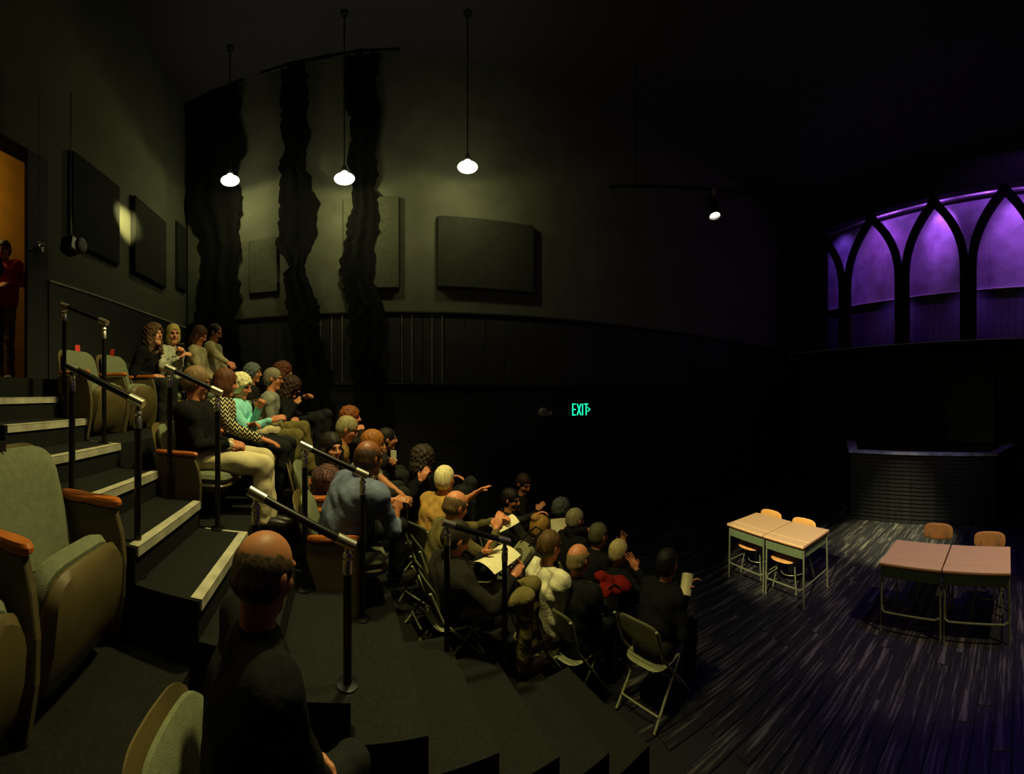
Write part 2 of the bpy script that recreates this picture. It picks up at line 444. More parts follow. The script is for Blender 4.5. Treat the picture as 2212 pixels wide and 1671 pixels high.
def wall_part(plane, px0, px1, y_top, y_bot, ref, th, m, name, label, cat, group=None, off=0.0):
    r = wall_root(name, plane, False)
    a = pl(plane, px0, HY, off)[0]; c = pl(plane, px1, HY, off)[0]
    zt_, zb2 = pl(plane, ref, y_top, off)[1], pl(plane, ref, y_bot, off)[1]
    loc = r.location.copy(); rz = r.rotation_euler.z
    r.location = loc + Matrix.Rotation(rz, 4, 'Z') @ Vector(((a+c)/2, 0, 0))
    MB().box((0, -th/2, (zt_+zb2)/2), (c-a, th, zt_-zb2), ch=.012).obj('felt_board', m, r)
    MB().box((0, -.006, (zt_+zb2)/2), (c-a+.03, .012, zt_-zb2+.03)).obj('backing', M_black, r)
    tag(r, label, cat, group); return r
GP = 'acoustic panels on the walls'
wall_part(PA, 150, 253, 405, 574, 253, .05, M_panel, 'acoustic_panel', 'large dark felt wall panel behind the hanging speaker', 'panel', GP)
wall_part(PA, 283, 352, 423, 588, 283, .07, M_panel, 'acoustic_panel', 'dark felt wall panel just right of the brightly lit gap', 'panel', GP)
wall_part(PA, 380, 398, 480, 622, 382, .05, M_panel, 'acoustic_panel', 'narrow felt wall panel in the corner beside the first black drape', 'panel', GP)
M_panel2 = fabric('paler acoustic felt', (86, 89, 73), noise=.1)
wall_part(PB, 540, 600, 520, 634, 560, .04, M_panel2, 'acoustic_panel', 'felt wall panel below the left pendant lamp, between two black bands', 'panel', GP)
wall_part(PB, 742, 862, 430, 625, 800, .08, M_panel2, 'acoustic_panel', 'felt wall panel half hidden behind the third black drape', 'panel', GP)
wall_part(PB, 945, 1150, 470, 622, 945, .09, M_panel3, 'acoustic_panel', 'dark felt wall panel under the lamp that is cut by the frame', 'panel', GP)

# ragged black bands before the back wall, built as hung folded sheets
def band(cols, label, seed):
    """cols: (y, left px, right px) rows of the outline"""
    off = .10; r = empty('ragged_band'); rn = np.random.RandomState(seed)
    rows = 170; n = 16; ys = np.linspace(-260, 1010, rows)
    cy, cl, cr = zip(*cols)
    def walk():
        o_ = [0.0]
        for _ in range(rows-1): o_.append(o_[-1]*.86+rn.randn()*3.2)
        return np.array(o_)
    wob, wob2 = walk(), walk()
    m_ = MB(); vs = []; fs = []
    for i, y in enumerate(ys):
        l_ = np.interp(y, cy, cl)+wob[i]; r_ = np.interp(y, cy, cr)+wob2[i]
        sa, _ = pl(PB, l_, y, off); sb, _ = pl(PB, r_, y, off); z = pl(PB, (cl[0]+cr[0])/2, y, off)[1]
        for side in (0, 1):
            for k in range(n+1):
                q = k/n; d = -.01-off+.03*math.sin(q*math.pi*5+seed)*math.sin(q*math.pi) + (.03 if side else 0)
                vs.append((sa+(sb-sa)*q, d, min(z, CEIL-.01)))
    W = 2*(n+1)
    for i in range(rows-1):
        for k in range(n):
            a = i*W+k; fs.append((a, a+1, a+W+1, a+W)); a += n+1; fs.append((a, a+W, a+W+1, a+1))
        a = i*W; fs.append((a, a+W, a+W+n+1, a+n+1)); a += n; fs.append((a, a+n+1, a+W+n+1, a+W))
    m_.add(vs, fs)
    d, t = PB; r.location = (d*K*math.sin(t), d*K*math.cos(t), 0); r.rotation_euler = (0, 0, -t)
    m_.obj('cloth', M_band, r, smooth=True)
    zt_ = CEIL-.03; sc_ = pl(PB, (cl[0]+cr[0])/2, 400, off)[0]
    MB().tube([(sc_-.6, -off, zt_), (sc_+.6, -off, zt_)], .025, 8).obj('hanging_bar', M_blackmetal, r)
    tag(r, label, 'band', 'ragged black bands')
band([(-260, 400, 520), (370, 408, 508), (440, 416, 512), (480, 436, 508), (560, 440, 512), (640, 428, 508), (700, 420, 510), (830, 405, 540), (1010, 400, 560)],
      'leftmost ragged black drape in the wall corner, behind the seated man in beige shirt', 3)
band([(-260, 600, 680), (370, 606, 664), (440, 606, 680), (520, 596, 672), (560, 612, 660), (620, 612, 672), (700, 622, 690), (830, 640, 722), (1010, 650, 740)],
      'ragged black drape hanging between the two whole pendant lamps', 11)
band([(-260, 745, 815), (370, 748, 818), (440, 756, 822), (520, 746, 812), (600, 748, 812), (660, 754, 822), (750, 758, 836), (850, 770, 850), (1010, 780, 862)],
      'ragged black drape just right of the middle pendant lamp', 23)

# ------------------------------------------------------------------ lamps
M_glass = mat('glowing opal glass', (255, 250, 200), .4, emit=14)
M_iron = mat('lamp holder iron', (40, 40, 34), .5, metal=.6)
def pendant(px, py, R, wpx, label, e=16):
    p = at(px, py, R); r = empty('pendant_lamp', p); W = wpx/FPX*R*K/2
    MB().lathe([(W*.3, W*.62), (W*.38, W*.42), (W*.72, W*.24), (W*.97, W*.07), (W, 0), (W*.93, -W*.1), (W*.6, -W*.2), (0, -W*.24)], 26).obj('glass_shade', M_glass, r, smooth=True)
    MB().lathe([(0, W*1.2), (W*.2, W*1.2), (W*.3, W*.9), (W*.3, W*.58), (0, W*.58)], 16).obj('socket', M_glass if False else M_iron, r, smooth=True)
    MB().tube([(0, 0, W*1.28), (0, 0, CEIL-p.z)], .01, 8).obj('stem', M_iron, r)
    MB().lathe([(0, CEIL-p.z-.002), (.06, CEIL-p.z-.002), (.05, CEIL-p.z-.03), (0, CEIL-p.z-.035)], 16).obj('ceiling_rose', M_iron, r)
    lamp('POINT', 'pendant_light', p-Vector((0, 0, W*.24+.035)), e, (1.0, .95, .40), .02)
    tag(r, label, 'lamp', 'pendant lamps along the back wall')
pendant(497, 390, 4.9, 41, 'leftmost glowing pendant lamp, beside the first black drape')
pendant(744, 386, 4.45, 45, 'middle glowing pendant lamp, above the third black drape')
pendant(1010, 361, 4.45, 44, 'right-hand pendant lamp of the three along the back wall', 10)

# speaker on a cable, left wall
sp, szz = pl(PA, 150, 535, .2)
r = wall_root('hanging_speaker', PA, False); rot = Matrix.Rotation(r.rotation_euler.z, 4, 'Z'); r.location = r.location+rot @ Vector((sp, -.24, szz))
MB().box((-.03, 0, 0), (.17, .16, .16), Matrix.Rotation(.2, 3, 'Y'), ch=.02).obj('body', M_blackmetal, r)
MB().lathe([(0, .02), (.045, .03), (.075, .02), (.08, 0), (.07, -.02), (0, -.02)], 22, (.045, -.085, .005), Matrix.Rotation(math.pi/2, 3, 'X')).obj('round_front', mat('speaker grille', (70, 72, 60), .6), r, smooth=True)
MB().tube([(-.02, 0, .08), (-.02, .01, .4), (-.025, .0, .8), (-.02, 0, 1.6)], .007, 6).tube([(.0, 0, .07), (-.03, 0, .5), (-.022, 0, .9)], .005, 6).obj('cable', M_steel, r)
tag(r, 'dark speaker with a round front, hanging on a cable by the lobby door', 'speaker')

# EXIT sign and emergency light
M_exit = mat('lit exit lettering', (30, 255, 190), .5, emit=1.0, noise=0)
PX_ = (4.6, TB)
r = wall_root('exit_sign', PB, False); rot = Matrix.Rotation(r.rotation_euler.z, 4, 'Z')
se, ze = pl(PB, 1254, 884, .35); r.location = r.location+rot @ Vector((se, -.35, ze))
r.rotation_euler.z -= .30
R_e = math.hypot(r.location.x, r.location.y); px2m = R_e/FPX
MB().box((0, .03, 0), (px2m*44, .05, px2m*40), ch=.005).obj('housing', M_blackmetal, r)
MB().box((-px2m*23.5, .02, -px2m*6), (px2m*6, .03, px2m*15), ch=.003).obj('junction_box', mat('grey conduit box', (90, 92, 84), .6), r)
LH = px2m*26; LWd = px2m*7.6; tk = px2m*2.6
def stroke(mb, x0, z0, x1, z1, wd=tk):
    a = Vector((x0, 0, z0)); b_ = Vector((x1, 0, z1)); d = (b_-a); L_ = d.length; ang_ = math.atan2(d.z, d.x)
    mb.box((a+b_)/2, (L_+wd*.6, .012, wd), Matrix.Rotation(-ang_, 3, 'Y'))
x = -px2m*17
for ch in 'EXIT':
    m_ = MB(); hh = LH/2-tk/2
    if ch == 'E':
        stroke(m_, x, -hh, x, hh); [stroke(m_, x, zz, x+LWd*.78, zz) for zz in (-hh, 0, hh)]; adv = LWd+px2m*2.4
    elif ch == 'X': stroke(m_, x, -hh, x+LWd, hh); stroke(m_, x, hh, x+LWd, -hh); adv = LWd+px2m*4
    elif ch == 'I': stroke(m_, x, -hh, x, hh); adv = px2m*4
    else: stroke(m_, x, hh, x+LWd, hh); stroke(m_, x+LWd/2, -hh, x+LWd/2, hh); adv = LWd
    m_.obj('letter', M_exit, r); x += adv
m_ = MB(); stroke(m_, x-px2m*.6, px2m*4.6, x+px2m*4.6, 0, tk*.75); stroke(m_, x+px2m*4.6, 0, x-px2m*.6, -px2m*4.6, tk*.75); m_.obj('arrow', M_exit, r)
tag(r, 'lit green EXIT sign with an arrow on the dark back wall', 'sign')
r = wall_root('emergency_light', PB, False); rot = Matrix.Rotation(r.rotation_euler.z, 4, 'Z')
se, ze = pl(PB, 1180, 892, .1); r.location = r.location+rot @ Vector((se, -.1, ze))
MB().box((.06, .04, -.01), (.11, .08, .07), ch=.008).obj('battery_box', mat('off white plastic', (150, 150, 140), .6), r)
MB().lathe([(0, .06), (.06, .055), (.085, .02), (.085, 0), (.05, -.05), (0, -.06)], 20, (-.07, -.02, .01), Matrix.Rotation(math.pi/2, 3, 'X')).obj('lamp_head', mat('clouded lamp head', (120, 124, 116), .4), r, smooth=True)
tag(r, 'small unlit emergency light, round head and white box, left of EXIT sign', 'light')

# stage lantern
p = at(1543, 461, 5.2); r = empty('stage_lantern', p)
q = (at(1660, 900, 4.6)-p).normalized().to_track_quat('Z', 'Y').to_matrix()
tilt = Matrix.Rotation(.0, 3, 'X')
MB().lathe([(0, -.3), (.07, -.3), (.09, -.25), (.095, .0), (.105, .02), (.105, .05), (.09, .05), (.085, -.0)], 22, (0, 0, 0), q).obj('can', M_blackmetal, r, smooth=True)
MB().lathe([(0, .03), (.055, .025), (.086, .012), (.086, .0), (0, 0)], 22, (0, 0, 0), q).obj('lens', mat('lit lantern lens', (255, 252, 225), .3, emit=8, noise=0), r, smooth=True)
MB().tube([(-.12, 0, -.02), (-.12, 0, .16), (.12, 0, .16), (.12, 0, -.02)], .012, 6).obj('yoke', M_blackmetal, r)
MB().tube([(0, 0, .16), (0, 0, .34)], .012, 6).box((0, 0, .37), (.06, .05, .08), ch=.01).obj('clamp', M_chrome, r)
MB().tube([(-.05, -.02, .36), (-.2, .0, .1), (-.05, .02, -.18)], .006, 6).obj('cable', M_blackmetal, r)
tag(r, 'small stage lantern with a bright lens hanging high by the dark wall', 'light')
r = empty('lighting_bar', p+Vector((0, 0, .4))); MB().tube([(-1.6, .6, 0), (1.8, -.6, 0)], .025, 10).obj('pipe', M_blackmetal, r)
MB().tube([(-1.2, .45, 0), (-1.2, .45, CEIL-p.z-.41)], .008, 6).obj('hanger', M_blackmetal, r); MB().tube([(1.4, -.45, 0), (1.4, -.45, CEIL-p.z-.41)], .008, 6).obj('hanger', M_blackmetal, r)
tag(r, 'black lighting bar that the small stage lantern is clamped to', 'bar')

# ------------------------------------------------------------------ stage gallery with pointed arches
M_back = mat('mottled backdrop paint', (150, 140, 165), .6, noise=.22, scale=2.2, bump=.3, bscale=25)
M_backlow = mat('tongue and groove backdrop', (62, 58, 74), .6, noise=.15, scale=5)
M_arch = mat('flat black timber', (10, 10, 11), .85)
M_trim = mat('pale worn trim', (200, 190, 205), .35, noise=.2)
ga = wall_root('arched_gallery', PC, False); OFF = -.8*K     # backdrop stands behind the arches
zspr, zap, zlow = 4.62*K, 6.03*K, zg
cols = [c*K for c in (-5.32, -3.80, -2.33, -.87, .60)]
apx = [c*K for c in (-6.10, -4.58, -3.07, -1.60, -.14, 1.3)]
wd = .165*K; dp = .10
for i, c in enumerate(cols):
    MB().box((c, 0, (zlow+zspr)/2), (wd*1.98, dp, zspr-zlow), ch=.01).obj('column', M_arch, ga)
    for sgn, ap in ((-1, apx[i]), (1, apx[i+1])):
        poly = []; x0 = c+sgn*wd/2
        L_, R_ = [], []
        for j in range(15):
            q = j/14*1.05; z = zspr+(zap-zspr)*q; xx = x0+(ap-x0)*q**2.2
            dx = (ap-x0)*2.2*max(q, 1e-6)**1.2; dz = zap-zspr; nn = math.hypot(dx, dz)
            L_.append((xx-dz/nn*wd/2, z+dx/nn*wd/2)); R_.append((xx+dz/nn*wd/2, z-dx/nn*wd/2))
        m_ = MB(); vs = []; fs = []
        for (a, b_) in zip(L_, R_):
            vs += [(a[0], -dp/2, a[1]), (b_[0], -dp/2, b_[1]), (b_[0], dp/2, b_[1]), (a[0], dp/2, a[1])]
        for j in range(14):
            for k in range(4): fs.append((j*4+k, j*4+(k+1) % 4, j*4+4+(k+1) % 4, j*4+4+k))
        fs += [(3, 2, 1, 0), (56, 57, 58, 59)]
        m_.add(vs, fs).obj('arch_rib', M_arch, ga)
sw = pl(PC, 1786, HY)[0]
MB().box((sw-1.2, 0, (zlow+CEIL)/2), (2.4, .12, CEIL-zlow-.02)).obj('side_wing', M_arch, ga)
def plg(px, py): return pl(PG, px, py)
zrail = plg(2212, 620)[1]; zbeam = plg(2212, 408)[1]
gx0, gx1 = plg(1735, HY)[0], 2.2
yb = .8*K
nbp = 7; wbp = (gx1-gx0)/nbp
for i in range(nbp):
    MB().box((gx0+wbp*(i+.5), yb+.02, (zrail+zt+.2)/2), (wbp-.004, .04, zt+.2-zrail), ch=.003).obj('backdrop_panel', M_back, ga)
nlow = 60; wl = (gx1-gx0)/nlow
lm = MB().box((0, 0, 0), (wl-.006, .03, zrail-zlow-.02), ch=.004); lme = bpy.data.meshes.new('dado_board'); lme.from_pydata(lm.v, [], lm.f); lme.materials.append(M_backlow)
for i in range(nlow): link('dado_board', lme, ga, (gx0+wl*(i+.5), yb+.015, (zrail+zlow)/2))
MB().box(((gx0+gx1)/2, yb-.03, zrail), (gx1-gx0, .07, .03), ch=.006).obj('dado_rail', M_trim, ga)
MB().box(((gx0+gx1)/2, yb-.05, zbeam-.03), (gx1-gx0, .12, .05), ch=.008).obj('picture_rail', M_trim, ga)
MB().box(((gx0+gx1)/2, yb/2, zlow-.04), (gx1-gx0, yb+.1, .07)).obj('gallery_floor', M_arch, ga)
MB().box(((gx0+gx1)/2, -dp/2-.0, zlow+.004), (gx1-gx0, .02, .012)).obj('floor_edge', M_trim, ga)
tag(ga, 'raised gallery of black pointed arches before a purple lit backdrop', 'stage set')
gm = ga.matrix_basis
GA = lambda s_, y, z: Matrix.Translation(ga.location) @ Matrix.Rotation(ga.rotation_euler.z, 4, 'Z') @ Vector((s_, y, z))
PURP = (.42, .10, 1.0)
for px, py, e, c, an_ in ((2035, 500, 520, (.50, .14, 1.0), 48), (2195, 560, 400, (.52, .15, 1.0), 75), (1900, 590, 210, (.44, .10, .85), 85), (1960, 640, 90, (.40, .10, .8), 85), (1815, 600, 120, (.30, .10, 1.0), 75)):
    s_, z = plg(px, py)
    lamp('SPOT', 'gallery_light', GA(s_*.95, yb-.80, zt+.1), e, c, .05, GA(s_, yb, z), an_, 1.0)
for s_ in (-5.4, -4.0, -2.6, -1.2, .1): lamp('SPOT', 'picture_rail_fill', GA(s_, yb-.5, zt+.02), 22, (.46, .13, 1.0), .03, GA(s_, yb, zbeam), 150, .6)  # unseen spots added to brighten the picture rail
for s_ in (-5.2, -3.1, -1.2): lamp('SPOT', 'dado_fill', GA(s_, yb-.7, zlow+1.5), 20, (.34, .12, 1.0), .05, GA(s_+.1, yb, zlow+.35), 120, 1.0)  # unseen fill lamps added to turn the dado purple
lamp('AREA', 'gallery_batten', GA(-2.2, yb-.5, zt+.25), 30, (.36, .10, 1.0), 2.5, GA(-2.4, yb, zlow+.6))

# ------------------------------------------------------------------ curved half wall (dais) and slatted wall behind it
M_slat = mat('black stained slat', (30, 31, 30), .38, noise=.3, scale=8, bump=.2)
M_ledge = mat('worn ledge paint', (165, 165, 195), .45, noise=.3, scale=6)
def zpt(px, R): th = (px-CX)/FPX; return Vector((R*K*math.sin(th), R*K*math.cos(th), 0))
P1, P2 = zpt(1838, 6.45), zpt(2152, 6.12)
ed = (P2-P1).normalized(); nn_ = Vector((ed.y, -ed.x, 0))
if nn_.x < 0: nn_ = -nn_
P0 = P1+(nn_*1.0-ed*.38).normalized()*1.45; P3 = P2+(nn_*1.0+ed*.38).normalized()*1.45
r = empty('slatted_half_wall', P1); pts = [p_-P1 for p_ in (P0, P1, P2, P3)]
HW = .93*K+.30
for a, b_ in zip(pts, pts[1:]):
    d = b_-a; L_ = d.length; an = math.atan2(d.y, d.x); ns = 17; sh = (HW-.07)/ns
    nrm = Vector((-d.y, d.x, 0)).normalized()
    sm = MB().prism([(-.012, -sh/2+.004), (.006, -sh/2+.004), (-.004, sh/2-.004), (-.012, sh/2-.004)], -L_/2, L_/2, 'x')
    sme = bpy.data.meshes.new('slat'); sme.from_pydata([(x_, (-y_), z_) for x_, y_, z_ in [(v[0], v[1], v[2]) for v in sm.v]], [], sm.f); sme.materials.append(M_slat)
    mid = (a+b_)/2
    for i in range(ns):
        link('slat', sme, r, (mid.x, mid.y, .01+sh*(i+.5)), (0, 0, an))
    MB().box((mid.x, mid.y, HW/2-.04)+Vector((0, 0, 0)) if False else Vector((mid.x, mid.y, HW/2-.04))+nrm*.05, (L_, .07, HW-.1), Matrix.Rotation(an, 3, 'Z')).obj('core', M_black, r)
lb = MB(); cen = sum(pts, Vector((0, 0, 0)))/4
Lo = []; Li = []
for i, p_ in enumerate(pts):
    t_ = ((pts[min(i+1, 3)]-pts[i]).normalized()+(pts[i]-pts[max(i-1, 0)]).normalized()).normalized(); nr = Vector((-t_.y, t_.x, 0))
    if (nr.dot(Vector((-1, 0, 0)))) < 0: nr = -nr
    Lo.append(p_+nr*.05); Li.append(p_-nr*.17)
vs = []; fs = []
for o_, i_ in zip(Lo, Li):
    vs += [(o_.x, o_.y, HW-.045), (i_.x, i_.y, HW-.045), (i_.x, i_.y, HW), (o_.x, o_.y, HW)]
for j in range(3):
    for k in range(4): fs.append((j*4+k, j*4+(k+1) % 4, j*4+4+(k+1) % 4, j*4+4+k))
fs += [(3, 2, 1, 0), (12, 13, 14, 15)]
lb.add(vs, fs).obj('ledge', M_ledge, r)
tag(r, 'black slatted half wall with a ledge, angled at both ends, behind the desks', 'half wall')
PS = (DC+.55, TC)
r = wall_root('slatted_panel', PC, False); rot = Matrix.Rotation(r.rotation_euler.z, 4, 'Z')
sa, sb = pl(PS, 2050, HY)[0], pl(PS, 2150, HY)[0]; za, zb3 = pl(PS, 2100, 955)[1], pl(PS, 2100, 812)[1]
r.location = r.location + rot @ Vector(((sa+sb)/2, .55*K, 0)); ns = 19; sh = (zb3-za)/ns
sm = MB().prism([(.0, -sh/2+.012), (-.03, -sh/2+.012), (-.006, sh/2-.006), (.0, sh/2-.006)], -(sb-sa)/2, (sb-sa)/2, 'x')
sme = bpy.data.meshes.new('slat'); sme.from_pydata(sm.v, [], sm.f); sme.materials.append(mat('dull black slat', (15, 15, 14), .5, noise=.3))
for i in range(ns): link('slat', sme, r, (0, 0, za+sh*(i+.5)))
MB().box((0, .03, zb3/2), (sb-sa, .05, zb3)).obj('back_board', M_black, r)
tag(r, 'dim slatted panel standing behind the half wall, under the gallery', 'panel')

# ------------------------------------------------------------------ school desks and chairs
M_lam = mat('tan desk laminate', (206, 172, 122), .45, noise=.05, scale=40)
M_edge = mat('brown desk edge', (120, 72, 40), .5)
M_green = mat('grey green enamel', (88, 104, 70), .45, noise=.06)
M_ply = mat('honey plywood', (208, 156, 84), .4, noise=.12, scale=7)
M_leg = mat('grey green tube', (112, 118, 88), .35, metal=.3)
DESKH = .64*K; DW, DD = .66, .64
def make_desk(loc, rz, label, DW):
    """local x runs away from the audience, local y across the desk"""
    r = empty('school_desk', loc, rz); W2 = DW/2
    hd = .13
    MB().prism([(0, 0), (hd, 0), (hd, .022), (.006, .022), (0, .016)], -W2, W2, 'y').obj('hinge_strip', M_lam, r, (0, 0, DESKH-.022))
    MB().box(((hd+.009+DD)/2, 0, DESKH-.011), (DD-hd-.009, DW, .022), ch=.004).obj('lid', M_lam, r)
    MB().box((DD/2, 0, DESKH-.027), (DD+.004, DW+.004, .011)).obj('edge_band', M_edge, r)
    z0, z1 = DESKH-.165, DESKH-.032; t = .006
    x0, x1, y0, y1 = .03, DD-.03, -W2+.03, W2-.03
    MB().box((x0, 0, (z0+z1)/2), (t, y1-y0, z1-z0)).box((x1, 0, (z0+z1)/2+.02), (t, y1-y0, z1-z0-.04)).box(((x0+x1)/2, y0, (z0+z1)/2), (x1-x0, t, z1-z0)).box(((x0+x1)/2, y1, (z0+z1)/2), (x1-x0, t, z1-z0)).box(((x0+x1)/2, 0, z0), (x1-x0, y1-y0, t)).obj('book_box', M_green, r)
    for a in (x0+.01, x1-.01):
        for c in (y0-.012, y1+.012):
            sx = -1 if a < DD/2 else 1
            l = MB().tube([(a, c, z1), (a+sx*.012, c*1.02, .0)], .012, 8).obj('leg', M_leg, r, smooth=True)
            MB().lathe([(0, 0), (.016, 0), (.016, .012), (.012, .018)], 10, (a+sx*.012, c*1.02, .001)).obj('glide', M_steel, l)
    MB().tube([(x0-.0, y0-.01, .235), (x0-.02, y0+.03, .22), (x0-.02, y1-.03, .22), (x0, y1+.01, .235)], .011, 8).obj('foot_bar', M_leg, r, smooth=True)
    for ys_ in (y1+.012, y0-.012): MB().tube([(x0, ys_, .24), (x1, ys_, .24)], .009, 8).obj('side_bar', M_leg, r, smooth=True)
    tag(r, label, 'desk', 'school desks in pairs on the stage')
def floor_pt(px, py, z):
    th = (px-CX)/FPX; R = (ZC-z)/((py-HY)/FPX); return Vector((R*math.sin(th), R*math.cos(th), 0))
def desk_pair(fl, fm, fr, la, lb_):
    A, B, C = (floor_pt(*p_, DESKH) for p_ in (fl, fm, fr))
    d = (C-A).normalized(); rz = math.atan2(d.x, -d.y)   # local -y runs A -> C
    rz = math.atan2(d.y, d.x)+math.pi/2
    for p_, q_, lab in ((A, B, la), (B, C, lb_)):
        make_desk((p_+q_)/2, rz, lab, (q_-p_).length-.018)
    return rz
rz1 = desk_pair((1568, 1130), (1650, 1155), (1735, 1182), 'tan topped school desk at the far end of the brightly lit pair', 'tan topped school desk nearer the purple floor in the brightly lit pair')
rz2 = desk_pair((1897, 1213), (2034, 1230), (2185, 1237), 'pinkish lit school desk at the left of the pair near the half wall', 'pinkish lit school desk with one pale lit corner, right end of its pair')
CH = .70*K-.02
def make_chair(loc, rz, label):
    """school chair; local x points to where its back is"""
    r = empty('school_chair', loc, rz)
    MB().disc(.40, .21, 3.4, .012, lambda a, b_, t: Vector((.20+t+.10*(b_+.1)-.9*a*a*.5, a, CH-.10+b_))).obj('backrest', M_ply, r, smooth=True)
    for s_ in (-.1, .1): pass
    MB().disc(.41, .54, 3.2, .014, lambda a, b_, t: Vector((b_-.12, a, .44+t+(.10*max(0, -b_-.08)*-1)+.22*max(0, b_-.05)**1.5))).obj('seat', M_ply, r, smooth=True)
    for y in (-.12, .12):
        MB().tube([(-.24, y, .425), (.10, y, .425), (.16, y*1.02, .46), (.20, y*1.0, CH-.16), (.212, y*.95, CH-.08)], .011, 8).obj('back_support', M_leg, r, smooth=True)
        MB().tube([(-.22, y, .43), (-.27, y*1.55, 0)], .011, 8).obj('leg', M_leg, r, smooth=True)
        MB().tube([(.10, y, .43), (.19, y*1.6, 0)], .011, 8).obj('leg', M_leg, r, smooth=True)
    ring = [(.20*math.cos(a*math.pi/10)-.045, .165*math.sin(a*math.pi/10), .20) for a in range(21)]
    MB().tube(ring, .007, 6).obj('brace_ring', M_leg, r, smooth=True)
    tag(r, label, 'chair', 'plywood school chairs behind the desks')
def chair_at(px, py, z, rz, label, fwd=0.0):
    p_ = floor_pt(px, py, z); d = Matrix.Rotation(rz, 4, 'Z') @ Vector((.2+fwd, 0, 0)); make_chair(p_-d, rz, label)
chair_at(1664, 1103, CH, rz1, 'plywood school chair tucked under the far desk of the brightly lit pair', -.02)
chair_at(1735, 1121, CH, rz1, 'plywood school chair tucked under the nearer desk of the brightly lit pair', -.02)
chair_at(2027, 1131, CH, rz2, 'plywood school chair standing clear behind the left pinkish desk')
chair_at(2138, 1149, CH, rz2, 'plywood school chair behind the pinkish desk with the pale corner')

# ------------------------------------------------------------------ handrails on the aisle
def handrail(p0, p1, hl, hr, label):
    """p0, p1: rail ends; hl, hr: floor heights under the two posts"""
    r = empty('handrail', ((p0.x+p1.x)/2, (p0.y+p1.y)/2, min(hl, hr))); o = r.location.copy()
    a, b_ = p0-o, p1-o; d = (b_-a).normalized(); L_ = (b_-a).length
    MB().tube([a+d*.03, b_-d*.03], .019, 12).obj('rail', M_blackmetal, r, smooth=True)
    for q, s_, zf_ in ((a, 1, hl), (b_, -1, hr)):
        c = q+d*s_*.035
        MB().tube([q, q+d*s_*.085], .0245, 14).tube([c, c-Vector((0, 0, .05))], .013, 10).obj('rail_fitting', M_chrome, r, smooth=True)
        MB().lathe([(.0, -.045), (.017, -.045), (.023, -.06), (.017, -.075), (.021, -.082), (.021, -.135), (0, -.135)], 14, c).obj('collar', M_chrome, r, smooth=True)
        MB().tube([(c.x, c.y, c.z-.13), (c.x, c.y, zf_-o.z)], .019, 12).lathe([(0, .0), (.05, .0), (.05, .008), (.022, .014), (0, .014)], 14, (c.x, c.y, zf_-o.z)).obj('post', M_blackmetal, r, smooth=True)
    tag(r, label, 'handrail', 'short black handrails with chrome ends along the aisle steps')
def hk(k): return zh(.045+.15*(k-1))
handrail(at(133, 657, 2.77), at(232, 698, 2.5), hk(2), hk(3), 'rearmost short handrail on the aisle, high behind the empty red tagged seats')
handrail(at(146, 789, 1.82), at(310, 873, 1.60), hk(4), hk(6), 'near handrail crossing in front of the two empty red tagged seats')
handrail(at(358, 792, 2.28), at(480, 850, 2.15), hk(5), hk(6), 'handrail behind the head of the man in the black jacket')
handrail(at(538, 1058, 1.44), at(766, 1179, 1.39), hk(7), hk(8), 'handrail just above the bald head nearest the camera')
handrail(at(648, 958, 2.06), at(794, 1027, 2.04), hk(8), hk(9), 'handrail behind the shoulders of the man in the blue denim shirt')
handrail(at(955, 1127, 2.0), at(1100, 1170, 2.12), hk(11), hk(12), 'lowest handrail, in front of the man in olive jacket holding a leaflet')

